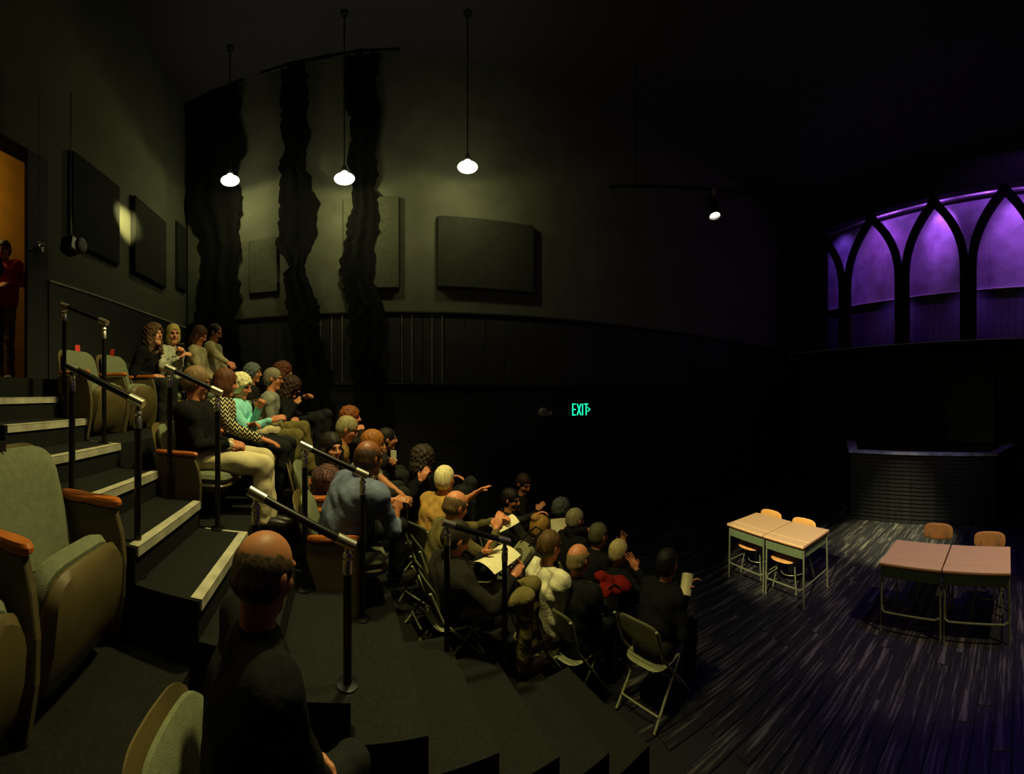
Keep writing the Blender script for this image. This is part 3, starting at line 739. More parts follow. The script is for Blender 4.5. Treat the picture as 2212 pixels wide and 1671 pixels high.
# ------------------------------------------------------------------ theatre seats
M_up = fabric('grey green seat cloth', (116, 122, 96), noise=.08, scale=30, bump=.4, bscale=220)
M_shell = mat('tan seat shell', (96, 84, 52), .38, noise=.14, scale=5, spec=.5)
M_stand = mat('tan enamel standard', (92, 82, 54), .5, noise=.1, scale=6)
M_arm = mat('varnished wood arm', (178, 98, 34), .35, noise=.22, scale=10, bump=.05)
def make_seat(fold, sides=(-1, 1)):
    r = empty('theatre_seat')
    W = .50; zb0, H = .36, .83
    def slab(xoff, th, w_, z0, ht, rad, dpt):
        nt, ns_ = 22, 10; vs = []; fs = []
        for side in (0, 1):
            for i in range(nt+1):
                t = -1+2*i/nt; c = max(0, (abs(t)*w_/2-(w_/2-rad))/rad); top = ht-rad*(1-math.sqrt(max(0, 1-c*c)))*.85
                for j in range(ns_+1):
                    q = j/ns_; z = z0+(top-z0)*q; y = t*w_/2*(1-.06*q*q)
                    edge = min(1, min(1-abs(t), 1-q, q+.25)*5+.25)
                    x = xoff-(z-z0)*.25+dpt*(t*t)+(th*edge*.5 if side == 0 else -th*.5*edge)
                    vs.append((x, y, z))
        n1 = (nt+1)*(ns_+1)
        for i in range(nt):
            for j in range(ns_):
                a = i*(ns_+1)+j; fs.append((a, a+ns_+1, a+ns_+2, a+1)); fs.append((n1+a, n1+a+1, n1+a+ns_+2, n1+a+ns_+1))
        for i in range(nt):
            a = i*(ns_+1); fs.append((a, n1+a, n1+a+ns_+1, a+ns_+1)); a += ns_; fs.append((a, a+ns_+1, n1+a+ns_+1, n1+a))
        for j in range(ns_):
            a = j; fs.append((a, a+1, n1+a+1, n1+a)); a = nt*(ns_+1)+j; fs.append((a, n1+a, n1+a+1, a+1))
        return MB().add(vs, fs)
    slab(-.14, .07, W, zb0, H, .13, .03).obj('backrest', M_up, r, smooth=True)
    slab(-.185, .03, W+.02, zb0-.06, H+.008, .135, .03).obj('back_shell', M_shell, r, smooth=True)
    fa, hv = (math.radians(78), Vector((.06, 0, .285))) if fold else (math.radians(4), Vector((.115, 0, .365)))
    Rm = Matrix.Rotation(-fa, 3, 'Y')
    def padpt(a, b_, t): return hv+Rm @ Vector((b_, a, t-.02*(2*b_/.46)**2*(not fold)))
    MB().disc(.47, .45, 4.5, .085, lambda a, b_, t: padpt(a, b_, t), puff=.015).obj('seat_pad', M_up, r, smooth=True)
    MB().disc(.475, .46, 4.5, .05, lambda a, b_, t: padpt(a, b_-.012, -.062+t-.045*max(0, 1-(2*b_/.46)**2)*(1 if t < 0 else 0))).obj('seat_shell', M_shell, r, smooth=True)
    for sd in sides:
        y = sd*.288
        st = MB().prism([(-.22, .57), (.12, .57), (.155, .47), (.175, .34), (.17, .2), (.13, 0), (-.10, 0), (-.15, .25), (-.2, .42)], y-.017, y+.017, 'y', .006).obj('side_standard', M_stand, r)
        n = 14; ol = []
        for k in range(2*n):
            q = 2*math.pi*k/(2*n); ca, sa = math.cos(q), math.sin(q); ol.append((-.03+.175*math.copysign(abs(ca)**.55, ca), y+.031*math.copysign(abs(sa)**.6, sa)))
        MB().prism(ol, .575, .612, 'z', .012).obj('armrest', M_arm, r)
    return r
S_open = make_seat(False); S_fold = make_seat(True); S_part = make_seat(True, (-1,))
used = set()
def seat(kind, loc, rz, label, group='theatre seats on the seating tiers', hz=1.0):
    s_ = kind if kind.name not in used else dup(kind)
    used.add(s_.name); s_.location = loc; s_.rotation_euler = (0, 0, rz); s_.scale = (1, 1, hz)
    return tag(s_, label, 'seat', group)
NS = Vector((-1.555, .586, zh(1.04))); NL = Vector((-math.sin(RA+.1), math.cos(RA+.1), 0)); NF = Vector((math.cos(RA+.1), math.sin(RA+.1), 0))
zA, zB, zC_, zD = (zh(HT[k]) for k in 'ABCD')
M_red = mat('red paper tag', (230, 60, 50), .7); M_white = mat('white card', (205, 205, 180), .7, noise=.05)
seat(S_fold, UV(-1.80, 2.36, zA), RA, 'empty seat with a red tag, nearest the aisle, its pad folded up', hz=.965)
seat(S_fold, UV(-1.80, 2.86, zA), RA, 'second empty seat with a red tag, beside the woman in black', hz=.965)
seat(S_fold, NS-NL*.04, RA+.1, 'large empty seat nearest the camera, with orange brown arms', hz=1.14).scale = (1.04, 1.13, 1.14)
seat(S_part, NS-NL*.66, RA+.1, 'seat cut off by the picture edge, left of the nearest empty seat', hz=1.1)
def card(name, loc, rz, size, m, label, cat, tilt=.2):
    r = empty(name, loc, rz)
    MB().prism([(0, 0), (.004, 0), (.004+math.sin(tilt)*size[1], size[1]), (math.sin(tilt)*size[1], size[1])], -size[0]/2, size[0]/2, 'y').obj('card', m, r)
    return tag(r, label, cat)
def on_seat_back(u, v, z, dy): return UV(u, v, z)+Vector((math.cos(RA)*(-.255)-math.sin(RA)*dy, math.sin(RA)*(-.255)+math.cos(RA)*dy, .797))
card('seat_tag', on_seat_back(-1.80, 2.36, zA, .03), RA-.8, (.05, .07), M_red, 'red paper tag on top of the empty aisle seat', 'tag', -.5)
card('seat_tag', on_seat_back(-1.80, 2.86, zA, .03), RA-.8, (.045, .075), M_red, 'red paper tag on top of the second empty seat', 'tag', .6)
card('seat_tag', NS-NF*.255-NL*.12+Vector((0, 0, .942)), RA-.8, (.045, .05), mat('grey card', (120, 120, 96), .7), 'small grey tag on top of the large seat nearest the camera', 'tag', .3)

# folding chairs on the lower rows
M_fold = mat('beige folding chair enamel', (132, 134, 100), .4, noise=.1)
def make_folding():
    r = empty('folding_chair')
    MB().disc(.42, .23, 3.4, .012, lambda a, b_, t: Vector((-.21-.22*b_+t+.35*a*a, a, .72+b_))).obj('back_panel', M_fold, r, smooth=True)
    MB().disc(.39, .40, 3.6, .018, lambda a, b_, t: Vector((b_, a, .43+t))).obj('seat_pan', M_fold, r, smooth=True)
    for y in (-.21, .21):
        MB().tube([(-.26, y, .82), (-.17, y, .55), (.24, y, .01)], .012, 8).obj('front_leg', M_fold, r, smooth=True)
        MB().tube([(.10, y*.9, .43), (-.26, y*.9, .01)], .011, 8).obj('rear_leg', M_fold, r, smooth=True)
    MB().tube([(.17, -.21, .12), (.17, .21, .12)], .009, 6).obj('crossbar', M_fold, r); MB().tube([(-.2, -.19, .1), (-.2, .19, .1)], .009, 6).obj('crossbar', M_fold, r)
    return r
F_chair = make_folding()

# ------------------------------------------------------------------ people
SKIN = [mat('skin, light', (214, 150, 112), .55, noise=.08, scale=9), mat('skin, ruddy', (206, 132, 92), .5, noise=.1, scale=9),
        mat('skin, tanned', (176, 116, 76), .5, noise=.1, scale=9), mat('skin, brown', (128, 76, 44), .45, noise=.1, scale=9)]
LIP = mat('lips', (150, 74, 60), .5); EYE = mat('dark eye', (30, 22, 18), .25); BROW = mat('brow', (84, 58, 40), .8)
def hairm(rgb):
    m = mat('hair %d %d %d' % rgb, rgb, .6, noise=.2, scale=60, bump=.6, bscale=70, spec=.3)
    nt = m.node_tree
    if 'strands' not in nt.nodes:      # noise drawn out along the strands
        mp = nt.nodes.new('ShaderNodeMapping'); mp.name = 'strands'; mp.inputs['Scale'].default_value = (1, 1, .18)
        tc = [n for n in nt.nodes if n.type == 'TEX_COORD'][0]; nt.links.new(tc.outputs['Object'], mp.inputs['Vector'])
        for n in nt.nodes:
            if n.type == 'TEX_NOISE': nt.links.new(mp.outputs[0], n.inputs['Vector'])
    return m
def rotm(yaw, pitch, roll=0):
    return np.array(Matrix.Rotation(yaw, 3, 'Z') @ Matrix.Rotation(pitch, 3, 'Y') @ Matrix.Rotation(roll, 3, 'X'))
def ik(a, b_, l1, l2, hint):
    d = b_-a; L_ = np.linalg.norm(d)
    mx = (l1+l2)*.995
    if L_ > mx: b_ = a+d*(mx/L_); d = b_-a; L_ = mx
    n = d/L_; c = np.clip((l1*l1+L_*L_-l2*l2)/(2*L_), -l1, l1); h = math.sqrt(max(l1*l1-c*c, 0))
    p = hint-n*(hint @ n); p = p/(np.linalg.norm(p)+1e-9)
    return a+n*c+p*h, b_
def add_head(F, C, R, s, female):
    A = lambda x, y, z: C+R @ (np.array([x, y, z])*s)
    el = lambda c, r, **k: F.ell(A(*c), np.array(r)*s, R, **k)
    el((-.012, 0, .03), (.098, .077, .090), k=.02)
    el((.028, 0, -.042), (.064, .058 if not female else .055, .076), k=.03)
    F.cap(A(.066, -.012, -.104), A(.066, .012, -.104), .021*s, .021*s, k=.025)
    for y in (-1, 1):
        el((.060, y*.040, -.028), (.026, .022, .026), k=.02)
        F.cap(A(.088, y*.012, .030), A(.074, y*.048, .030), .011*s, .009*s, k=.014)
        el((.098, y*.031, .006), (.017, .016, .012), k=.012, sub=True)
        F.ell(A(.080, y*.031, .006), np.array((.013, .014, .009))*s, R, lab=2, k=.003)
        F.cap(A(.0935, y*.015, .032), A(.082, y*.045, .033), .0045*s, .003*s, lab=3, k=.003)
        el((-.006, y*.080, -.006), (.019, .011, .032), k=.008)
    F.cap(A(.092, 0, .018), A(.113, 0, -.026), .009*s, .0125*s, k=.012)
    for y in (-1, 1): F.cap(A(.104, y*.011, -.03), A(.1, y*.013, -.03), .008*s, .007*s, k=.008)
    F.cap(A(.087, -.02, -.060), A(.087, .02, -.060), .008*s, .008*s, lab=1, k=.006)
    F.cap(A(.094, -.008, -.058), A(.094, .008, -.058), .006*s, .006*s, lab=1, k=.006)
def add_hand(F, W, a, p, s, side, curl=.5, spread=.0):
    """W wrist, a towards the fingers, p the way the palm faces"""
    a = a/np.linalg.norm(a); p = p-a*(p @ a); p = p/(np.linalg.norm(p)+1e-9); l = np.cross(p, a)*side   # l: towards the thumb
    R = np.stack([a, l, p], 1)
    F.ell(W+a*.052*s, np.array((.056, .042, .017))*s, R, k=.012)
    for i, (off, ln) in enumerate(((.030, .074), (.010, .082), (-.010, .076), (-.029, .060))):
        q = W+a*.092*s+l*off*s; d = a+l*(off*9*spread); d = d/np.linalg.norm(d); c = curl*(1+.15*i)
        for sg, (fr, rr) in enumerate(((.45, .0092), (.31, .0085), (.24, .0075))):
            ang_ = c*(.5+.55*sg); dd = d*math.cos(ang_)+p*math.sin(ang_)
            q2 = q+dd*ln*fr*s; F.cap(q, q2, rr*s, (rr-.0008)*s, k=.004); q = q2
    t0 = W+a*.022*s+l*.030*s; t1 = t0+(a*.55+l*.7+p*.35)*.042*s; t2 = t1+(a*.85+l*.2+p*(.3+curl*.4))*.032*s
    F.cap(t0, t1, .0125*s, .0105*s, k=.010); F.cap(t1, t2, .0105*s, .0085*s, k=.004)
def hair_field(style, s, res):
    F = Field(res); fc = dict(k=.008, sub=True)
    E = lambda c, r, **k: F.ell(np.array(c)*s, np.array(r)*s, **k)
    zb, mod = -.075, None
    if style in ('short', 'receding', 'bun', 'puffy'):
        g = .012 if style == 'puffy' else .0
        E((-.012, 0, .034), (.108+g, .087+g, .099+g), k=.02)
        E((-.035, 0, -.01), (.085+g, .082+g, .085), k=.02)
        E((.115, 0, -.045 if style != 'receding' else -.005), (.085, .082, .10), **fc)
        if style == 'receding': E((.10, 0, .10), (.085, .05, .06), **fc)
        if style != 'puffy':
            for y in (-1, 1): E((.012, y*.09, -.03), (.034, .03, .045), **fc)
        if style == 'bun':
            E((-.07, 0, .115), (.045, .045, .042), k=.015)
        zb = -.085 if style != 'puffy' else -.10
    elif style == 'bob':
        E((-.012, 0, .034), (.112, .092, .103), k=.02); E((-.018, 0, -.045), (.098, .098, .10), k=.03)
        E((.112, 0, -.055), (.082, .066, .115), **fc); zb = -.115
    elif style in ('long', 'curly'):
        g = .0 if style == 'long' else .02
        E((-.012, 0, .034), (.112+g, .092+g, .103+g*.7), k=.02); E((-.045, 0, -.09), (.08+g, .10+g, .15), k=.04)
        for y in (-1, 1): F.cap(np.array((.01, y*.085, -.03))*s, np.array((.015, y*.10, -.20))*s, .03*s, .022*s, k=.03)
        E((.115, 0, -.055), (.085, .062, .115), **fc); E((.07, 0, -.17), (.08, .055, .10), **fc); zb = -.25
    elif style == 'fringe':
        E((-.012, 0, .015), (.105, .086, .090), k=.02); E((-.03, 0, -.03), (.085, .082, .06), k=.02)
        E((.05, 0, .115), (.125, .088, .092), **fc); E((.115, 0, -.03), (.10, .09, .12), **fc)
        for y in (-1, 1): E((.012, y*.09, -.03), (.034, .03, .045), **fc)
        zb = -.08
    am = {'curly': .0085, 'puffy': .005, 'long': .003, 'bob': .002}.get(style, .0013)
    fr = {'curly': 95, 'puffy': 85}.get(style, 120)
    zs = .35 if style in ('long', 'bob', 'short', 'bun', 'receding', 'fringe') else 1.0
    def mod(D, X, Y, Z):
        D = D+am*s*(np.sin(X*fr+np.sin(Y*60)*1.5)*np.sin(Y*fr*1.1+1+np.sin(Z*50))*np.sin(Z*fr*zs+2+np.sin(X*45)))*1.6
        return np.maximum(D, zb*s-Z)
    return F, mod
SHOE = mat('dark leather shoe', (34, 28, 24), .4)
PEOPLE = {}
def person(key, label, head, floor_z, skin=0, hair=('short', (90, 80, 70)), top=None, legs=None, yaw=RA, hy=0., hp=0., hr=0.,
           hands=(None, None), curls=(.7, .7), palms=(None, None), spread=(0, 0), sleeve='long', scale=.97, seat_h=.42, lean=None, female=False,
           res=.0085, knees=None, feet=None, inner=None, collar=None, stand=False, glasses=False, seatk='theatre', shoe=SHOE, bulk=1.0, side=0.0, cuff=None, legk=1.0, seat_label=None, elbow=(None, None), hs=1.06):
    C = np.array(head); f = np.array((math.cos(yaw), math.sin(yaw), 0)); l = np.array((-math.sin(yaw), math.cos(yaw), 0)); z = np.array((0, 0, 1.))
    s = scale
    if stand: pz = C[2]-.70*s
    else: pz = floor_z+seat_h+.085
    dz = C[2]-pz; L_ = .645*s
    if lean is None: lean = min(.24, math.sqrt(max(L_*L_-dz*dz, .0016))) if not stand else .03
    P = C-f*lean-l*side; P[2] = pz
    t = (C-P)/np.linalg.norm(C-P)
    hR = rotm(yaw+math.radians(hy), math.radians(hp), math.radians(hr))
    N = C-(z*.6+t*.4)*.175*s-f*.015
    ch = P+(N-P)*.66-f*.025*s; wst = P+(N-P)*.28-f*.01
    root = empty('person', (P[0], P[1], floor_z)); O = np.array(root.location)
    sh = [N-t*.055*s+q*l*.165*s*bulk for q in (1, -1)]
    arms = []
    for i, q in enumerate((1, -1)):
        tg = hands[i]
        if tg is None: tg = P+f*(.27 if not stand else .08)+q*l*(.07 if not stand else .26)+z*(.10 if not stand else .02)
        hint = -z*.8-f*.55+q*l*.55 if elbow[i] is None else np.array(elbow[i], float)
        tg = np.array(tg)
        e, wr = ik(sh[i], tg, .285*s, .25*s, hint); arms.append((sh[i], e, wr))
    hips = [P+q*l*.085*s for q in (1, -1)]
    if knees is None:
        kn = [h+f*(.43*s)+q*l*.05+z*.015 if not stand else h+f*.02-z*(h[2]-floor_z)*.48 for h, q in zip(hips, (1, -1))]
    else: kn = [np.array(k) for k in knees]
    if feet is None:
        ft = [np.array((k[0], k[1], floor_z+.085))+f*(-.02 if not stand else -.03) for k in kn]
    else: ft = [np.array(k) for k in feet]
    # body: head, neck, trunk, arms, hands in one surface
    B = Field(res)
    B.cap(wst, ch, .085*s, .105*s, k=.03); B.cap(sh[0], sh[1], .045*s, .045*s, k=.04)
    B.cap(N-t*.05, C-hR @ np.array((.02, 0, .06))*s, .060*s if not female else .054*s, .052*s if not female else .046*s, k=.025)
    add_head(B, C, hR, hs*s, female)
    for i, q in enumerate((1, -1)):
        a_, e, wr = arms[i]
        B.cap(a_, e, .043*s, .038*s, k=.03); B.cap(e, wr, .038*s, .025*s, k=.02)
        d = wr-e; d = d/np.linalg.norm(d)
        pv = np.array(palms[i], float) if palms[i] is not None else (-q*l*.6-z*.8)
        add_hand(B, wr, d, pv, s*1.04, q, curls[i], spread[i])
    sdf_obj('body', B, [SKIN[skin], LIP, EYE, BROW], root, O)
    # clothes
    T = Field(max(.012, res))
    bw_ = bulk
    for q in (1, -1): T.cap(P+q*l*.06*bw_-z*.03, ch+q*l*.068*bw_, .105*s*bw_, .108*s*bw_, k=.06)
    T.cap(wst-f*.01, N-t*.085-f*.012, .115*s*bw_, .085*s, k=.09)
    T.cap(sh[0]*.92+sh[1]*.08, sh[1]*.92+sh[0]*.08, .058*s, .058*s, k=.06)
    T.ell(ch+f*.03, np.array((.10, .135, .15))*s*bw_, rotm(yaw, 0), k=.05)
    for i, q in enumerate((1, -1)): T.cap(N-t*.035+q*l*.03-f*.01, sh[i]-f*.01, .050*s, .058*s*bw_, k=.06); T.cap(ch+q*l*.05*bw_, sh[i]-t*.03, .09*s*bw_, .066*s*bw_, k=.07)
    for i, q in enumerate((1, -1)):
        a_, e, wr = arms[i]
        if sleeve == 'long':
            T.cap(a_, e, .060*s, .051*s, k=.04); T.cap(e, e+(wr-e)*.90, .051*s, .037*s, k=.02)
            if cuff is not None: T.cap(e+(wr-e)*.90, e+(wr-e)*.98, .036*s, .036*s, lab=2, k=.002)
        elif sleeve == 'rolled':
            T.cap(a_, e, .062*s, .054*s, k=.04); T.cap(e, e+(wr-e)*.35, .054*s, .048*s, k=.02)
        elif sleeve == 'short': T.cap(a_, a_+(e-a_)*.62, .06*s, .057*s, k=.03)
    if collar is not None:
        T.cap(N+f*.045-t*.03+l*.035, N-f*.04+l*.045+t*.02, .018*s, .022*s, lab=3, k=.01); T.cap(N+f*.045-t*.03-l*.035, N-f*.04-l*.045+t*.02, .018*s, .022*s, lab=3, k=.01)
        T.cap(N-f*.05+l*.04+t*.02, N-f*.05-l*.04+t*.02, .022*s, .022*s, lab=3, k=.01)
    if inner is not None:
        T.ell(ch+f*.125*bw_+t*.06, np.array((.028, .042, .17))*s, rotm(yaw, .15), lab=1, k=.004)
    T.ell(N+t*.095+f*.008, np.array((.080, .072, .096))*s, rotm(yaw, 0), k=.012, sub=True)
    def fold(D, X, Y, Z):
        return D+.0055*np.sin(Z*34+np.sin(X*21)*1.6+Y*13)*np.sin(X*19-Y*23+Z*11+1.3)+.0025*np.sin(Z*62+X*35-Y*28)*np.sin(Y*41+X*17)
    top = top or fabric('charcoal jersey', (44, 44, 42))
    sdf_obj('top', T, [top, inner or top, cuff or top, collar or top], root, O, mod=fold)
    G = Field(.016)
    for i in (0, 1):
        G.cap(hips[i], kn[i], .088*s*legk, .068*s*legk, k=.03); G.cap(kn[i], ft[i], .066*s*legk, .056*s*legk, k=.02)
    G.cap(hips[0]-z*.005, hips[1]-z*.005, .105*s, .105*s, k=.04)
    sdf_obj('trousers', G, [legs or fabric('dark trousers', (36, 37, 34))], root, O, mod=fold)
    for i in (0, 1):
        d = ft[i]-kn[i]; a_ = ft[i]-O; tz = a_[2]-.05 
        S_ = MB(); S_.disc(.095*s, .27*s, 2.3, .07, lambda u_, v_, h_: Vector(a_+np.array((0, 0, -.045))+f*(v_+.07)+l*u_+z*(h_*(1-.9*max(0, v_)))), rings=4, n=16, puff=.02)
        S_.obj('shoe', shoe, root, smooth=True)
    if hair is not None:
        HF, hm = hair_field(hair[0], hs*s, max(res, .0075))
        sdf_obj('hair', HF, [hairm(hair[1])], root, O, xf=(hR, C), mod=hm)
    if glasses:
        g = MB(); A = lambda x, y, z_: tuple(C+hR @ (np.array([x, y, z_])*hs*s)-O)
        for y in (-1, 1):
            g.tube([A(.112-.012*abs(math.cos(q)), y*.033+.021*math.cos(q), .004+.017*math.sin(q)) for q in [k*math.pi/8 for k in range(17)]], .0022, 5)
            g.tube([A(.098, y*.056, .008), A(.04, y*.084, .010), A(-.01, y*.086, .0)], .002, 5)
        g.tube([A(.112, -.012, .006), A(.112, .012, .006)], .0022, 5); g.obj('glasses', M_blackmetal, root)
    tag(root, label, 'person')
    if not stand and seat_label:
        if seatk != 'fold':
            q = P-f*.02; seat(S_open, (q[0], q[1], floor_z), yaw if abs(yaw-RA) < .4 else RA, seat_label, hz=seat_h/.42)
        else:
            q = P+f*.03; c_ = F_chair if 'F' not in used else dup(F_chair); used.add('F'); c_.location = (q[0], q[1], floor_z); c_.rotation_euler = (0, 0, yaw); c_.scale = (1, 1, seat_h/.44)
            tag(c_, seat_label, 'chair', 'folding chairs on the lower rows')
    PEOPLE[key] = dict(P=P, arms=arms, kn=kn, C=C, f=f, l=l)
    return root
D2R = math.radians
def fb(n, c, **k): return fabric(n, c, **k)
T_black = fb('black knit', (20, 20, 19)); T_dark = fb('dark jacket cloth', (34, 33, 28)); T_navy = fb('dark navy trousers', (30, 32, 32))
T_olive = fb('olive jacket', (92, 84, 48)); T_olt = fb('olive trousers', (112, 102, 58)); T_cream = fb('cream trousers', (216, 202, 158), scale=5, bump=.8, bscale=9)
T_beige = fb('beige shirt', (176, 166, 126)); T_white = fb('white shirt cloth', (220, 214, 176)); T_grey = fb('grey shirt', (140, 140, 126))
T_teal = fb('mint green knit', (150, 235, 226), bump=.9, bscale=60); T_denim = fb('blue denim shirt', (96, 106, 128), bump=.9, bscale=16, scale=9)
T_her = mat('herringbone knit', (14, 14, 12), .9, mode='herringbone', scale=17, second=(196, 184, 142), spec=.1)
T_tan = fb('tan sweater', (178, 138, 70)); T_pale = fb('pale grey cardigan', (188, 190, 166)); T_red = fb('red coat cloth', (170, 42, 30))
T_pat = mat('dark patterned cloth', (26, 20, 20), .9, mode='voronoi', scale=70, second=(110, 72, 66)); T_gpat = mat('grey patterned cloth', (70, 70, 60), .9, mode='voronoi', scale=60, second=(170, 166, 140))
T_plaid = fb('brown patterned shirt', (130, 98, 52), scale=30, noise=.35)

# row nearest the back of the house
person('A1', 'woman with dark curly hair in black, turning to the blond woman', at(332, 724, 3.75), zA, 0, ('curly', (88, 62, 38)), T_black, yaw=RA, hy=-14, hp=-6, female=True, seat_label='seat under the woman with curly hair in black', seat_h=.40)
person('A2', 'blond woman in pale cardigan smiling, both hands raised to a dark cup', at(374, 722, 4.05), zA, 0, ('bob', (190, 166, 98)), T_pale, inner=T_black, yaw=RA-.25, hy=-38, hp=4, female=True,
       hands=(at(391, 762, 3.8), at(387, 772, 3.75)), curls=(1.0, .9), elbow=(None, None), seat_label='seat under the blond woman in pale cardigan', seat_h=.40)
person('A3', 'woman with long brown hair in a beige top, looking down', at(431, 724, 4.45), zA, 1, ('long', (82, 52, 32)), T_beige, hp=26, hy=-8, female=True, seat_label='seat under the woman with long brown hair', seat_h=.40)
person('A4', 'dark haired man in a beige shirt, looking down, arm along a seat', at(464, 718, 4.75), zA, 1, ('receding', (40, 30, 24)), T_beige, hp=22, hands=(None, at(508, 797, 4.2)), curls=(.7, .9), seat_label='seat under the dark haired man in beige shirt', seat_h=.40, bulk=1.05)
# second row
person('B1', 'man in a black jacket and cream trousers, hands clasped, face turned away', at(424, 826, 2.55), zB, 1, ('short', (128, 100, 66)), T_black, T_cream, yaw=RA-.05, hy=30, hp=12, lean=-.02, seat_h=.34,
       legk=1.22, hands=(at(500, 955, 2.52), at(497, 961, 2.42)), curls=(1.3, 1.3), cuff=T_white, collar=T_white, knees=(at(570, 988, 2.62), at(568, 1003, 2.42)), feet=(at(582, 1112, 2.62), at(568, 1118, 2.42)), bulk=1.12, res=.0075, seatk='open',
       seat_label='aisle seat under the man in black jacket and cream trousers')
person('B2', 'woman in a black and white herringbone cardigan, one hand hanging forward', at(487, 826, 2.98), zB, 1, ('bob', (92, 54, 30)), T_her, T_navy, hy=25, hp=10, lean=.05, female=True,
       hands=(None, at(566, 947, 2.72)), curls=(.7, .35), palms=(None, (0, 0, -1)), elbow=(None, (-.4, -.5, -.9)), knees=(at(625, 958, 2.95), at(612, 966, 2.8)), seat_label='seat under the woman in herringbone cardigan', bulk=1.12, res=.0075)
person('B3', 'white haired woman in a mint green sweater with a raised fist', at(520, 834, 3.25), zB, 1, ('puffy', (236, 222, 170)), T_teal, T_olt, yaw=RA-.1, hy=-4, hp=14, lean=.06, female=True, collar=T_beige,
       hands=(at(560, 880, 3.12), at(586, 908, 3.0)), curls=(1.5, .9), elbow=((.6, -.3, -1), (-.3, -.6, -.9)), knees=(at(655, 922, 3.2), at(640, 940, 3.0)), feet=(at(672, 1010, 3.2), at(625, 1060, 2.95)), seat_label='seat under the white haired woman in mint green', bulk=1.1, res=.007)
person('B4', 'man with glasses and grey hair in a grey shirt', at(590, 818, 3.75), zB, 1, ('short', (120, 112, 90)), T_grey, hp=6, glasses=True, lean=.06, seat_label='seat under the man with glasses in grey shirt')
person('B5', 'person with blue grey hair, dim, behind the white haired woman', at(546, 806, 4.2), zB, 2, ('puffy', (92, 102, 100)), T_dark, seat_label='seat under the person with blue grey hair')
person('B6', 'person with short auburn hair, mostly hidden behind the man with glasses', at(612, 803, 4.35), zB, 2, ('curly', (96, 52, 28)), T_black, seat_label='seat under the person with auburn hair')
person('B7', 'dark haired person in black, chin resting on one hand', at(629, 836, 3.95), zB, 2, ('curly', (48, 30, 20)), T_black, T_navy, hp=16, hands=(at(662, 858, 3.7), at(640, 872, 3.72)), curls=(.9, 1.2), lean=.12, palms=(None, None), knees=(at(706, 895, 3.7), at(690, 905, 3.6)), seat_label='seat under the dark haired person with chin on hand')
# third row
person('C1', 'bald man in a blue denim shirt, seen from behind, leaning right', at(797, 988, 2.28), zC_, 3, ('fringe', (58, 40, 24)), T_denim, T_navy, yaw=RA+.45, hy=8, hp=6, lean=.17, side=-.12, sleeve='rolled', bulk=1.36, res=.0075, seat_h=.36,
       hands=(at(862, 1095, 2.75), at(858, 1100, 2.35)), elbow=((0, 0, -1), (.35, -.7, -.75)), seat_label='seat under the bald man in blue denim shirt')
person('C2', 'woman with long dark hair facing the camera, dark patterned top', at(716, 966, 2.82), zC_, 0, ('long', (26, 20, 18)), T_pat, hy=-58, hp=4, female=True, lean=.05, seat_label='seat under the woman with long dark hair')
person('C3', 'grey haired man with a cream collar, bending forward', at(750, 926, 3.25), zC_, 1, ('short', (150, 140, 100)), T_plaid, collar=T_beige, hp=20, hy=-6, glasses=True, seat_label='seat under the grey haired man with cream collar')
person('C4', 'person with red brown hair, one hand at the face, behind the grey haired man', at(757, 902, 3.7), zC_, 1, ('puffy', (132, 72, 30)), T_dark, hands=(None, at(781, 930, 3.55)), curls=(.7, 1.2), seat_label='seat under the person with red brown hair')
person('C5', 'auburn haired woman in profile with bare arms, behind the bald denim shirt man', at(806, 958, 3.0), zC_, 2, ('bob', (150, 92, 34)), T_gpat, sleeve='short', female=True, hp=6, hy=0, lean=.16, hands=(at(868, 1068, 2.85), at(852, 1080, 2.72)), elbow=((.2, .2, -1), (.2, -.4, -1)), seat_label='seat under the auburn haired woman')
person('C7', 'dim dark haired person holding up a white phone', at(836, 948, 3.65), zC_, 2, ('short', (30, 22, 18)), T_dark, hands=(at(849, 1003, 3.45), None), curls=(1.2, .7), palms=((-.4, -.9, .1), None), elbow=((.4, 0, -1), None), seat_label='seat under the dim person holding a phone')
# fourth row, folding chairs
Fc = dict(seatk='fold')
person('D1', 'white haired man in a tan sweater, seen from behind, arm stretched right', at(961, 1034, 3.05), zD, 1, ('short', (226, 212, 156)), T_tan, T_navy, yaw=RA+.5, hy=12, lean=.14, side=-.05, hands=(None, at(1030, 1063, 3.05)), curls=(.7, .3), spread=(0, .3), sleeve='rolled', elbow=(None, (-.2, .9, -.35)), palms=(None, (0, 0, -1)), bulk=1.08, seat_label='folding chair under the white haired man in tan', **Fc)
person('D2', 'bald man in an olive jacket, both hands over a leaflet', at(985, 1092, 2.68), zD, 1, ('fringe', (96, 76, 46)), T_olive, T_navy, yaw=RA+.1, hp=20, hy=4, lean=.16, hands=(at(1068, 1124, 2.68), at(1072, 1142, 2.58)), curls=(.6, .6), palms=((0, 0, -1), (0, 0, -1)), bulk=1.1, elbow=((.1, .6, -.6), (-.1, -.5, -.8)), res=.0075, seat_label='folding chair under the bald man in olive', **Fc)
person('D3', 'dark haired person in a dark brown jacket, nearest the lowest handrail, reading a white leaflet', at(985, 1162, 2.38), zD, 1, ('short', (44, 38, 26)), T_dark, T_olt, yaw=RA+.1, hp=30, lean=.05, hands=(at(1046, 1192, 2.36), at(1108, 1246, 2.26)), curls=(.8, 1.0), bulk=1.2, palms=((0, 0, -1), None), res=.0075, seat_h=.34, knees=(at(1150, 1262, 2.42), at(1135, 1290, 2.22)), seat_label='folding chair under the person in dark brown jacket', **Fc)
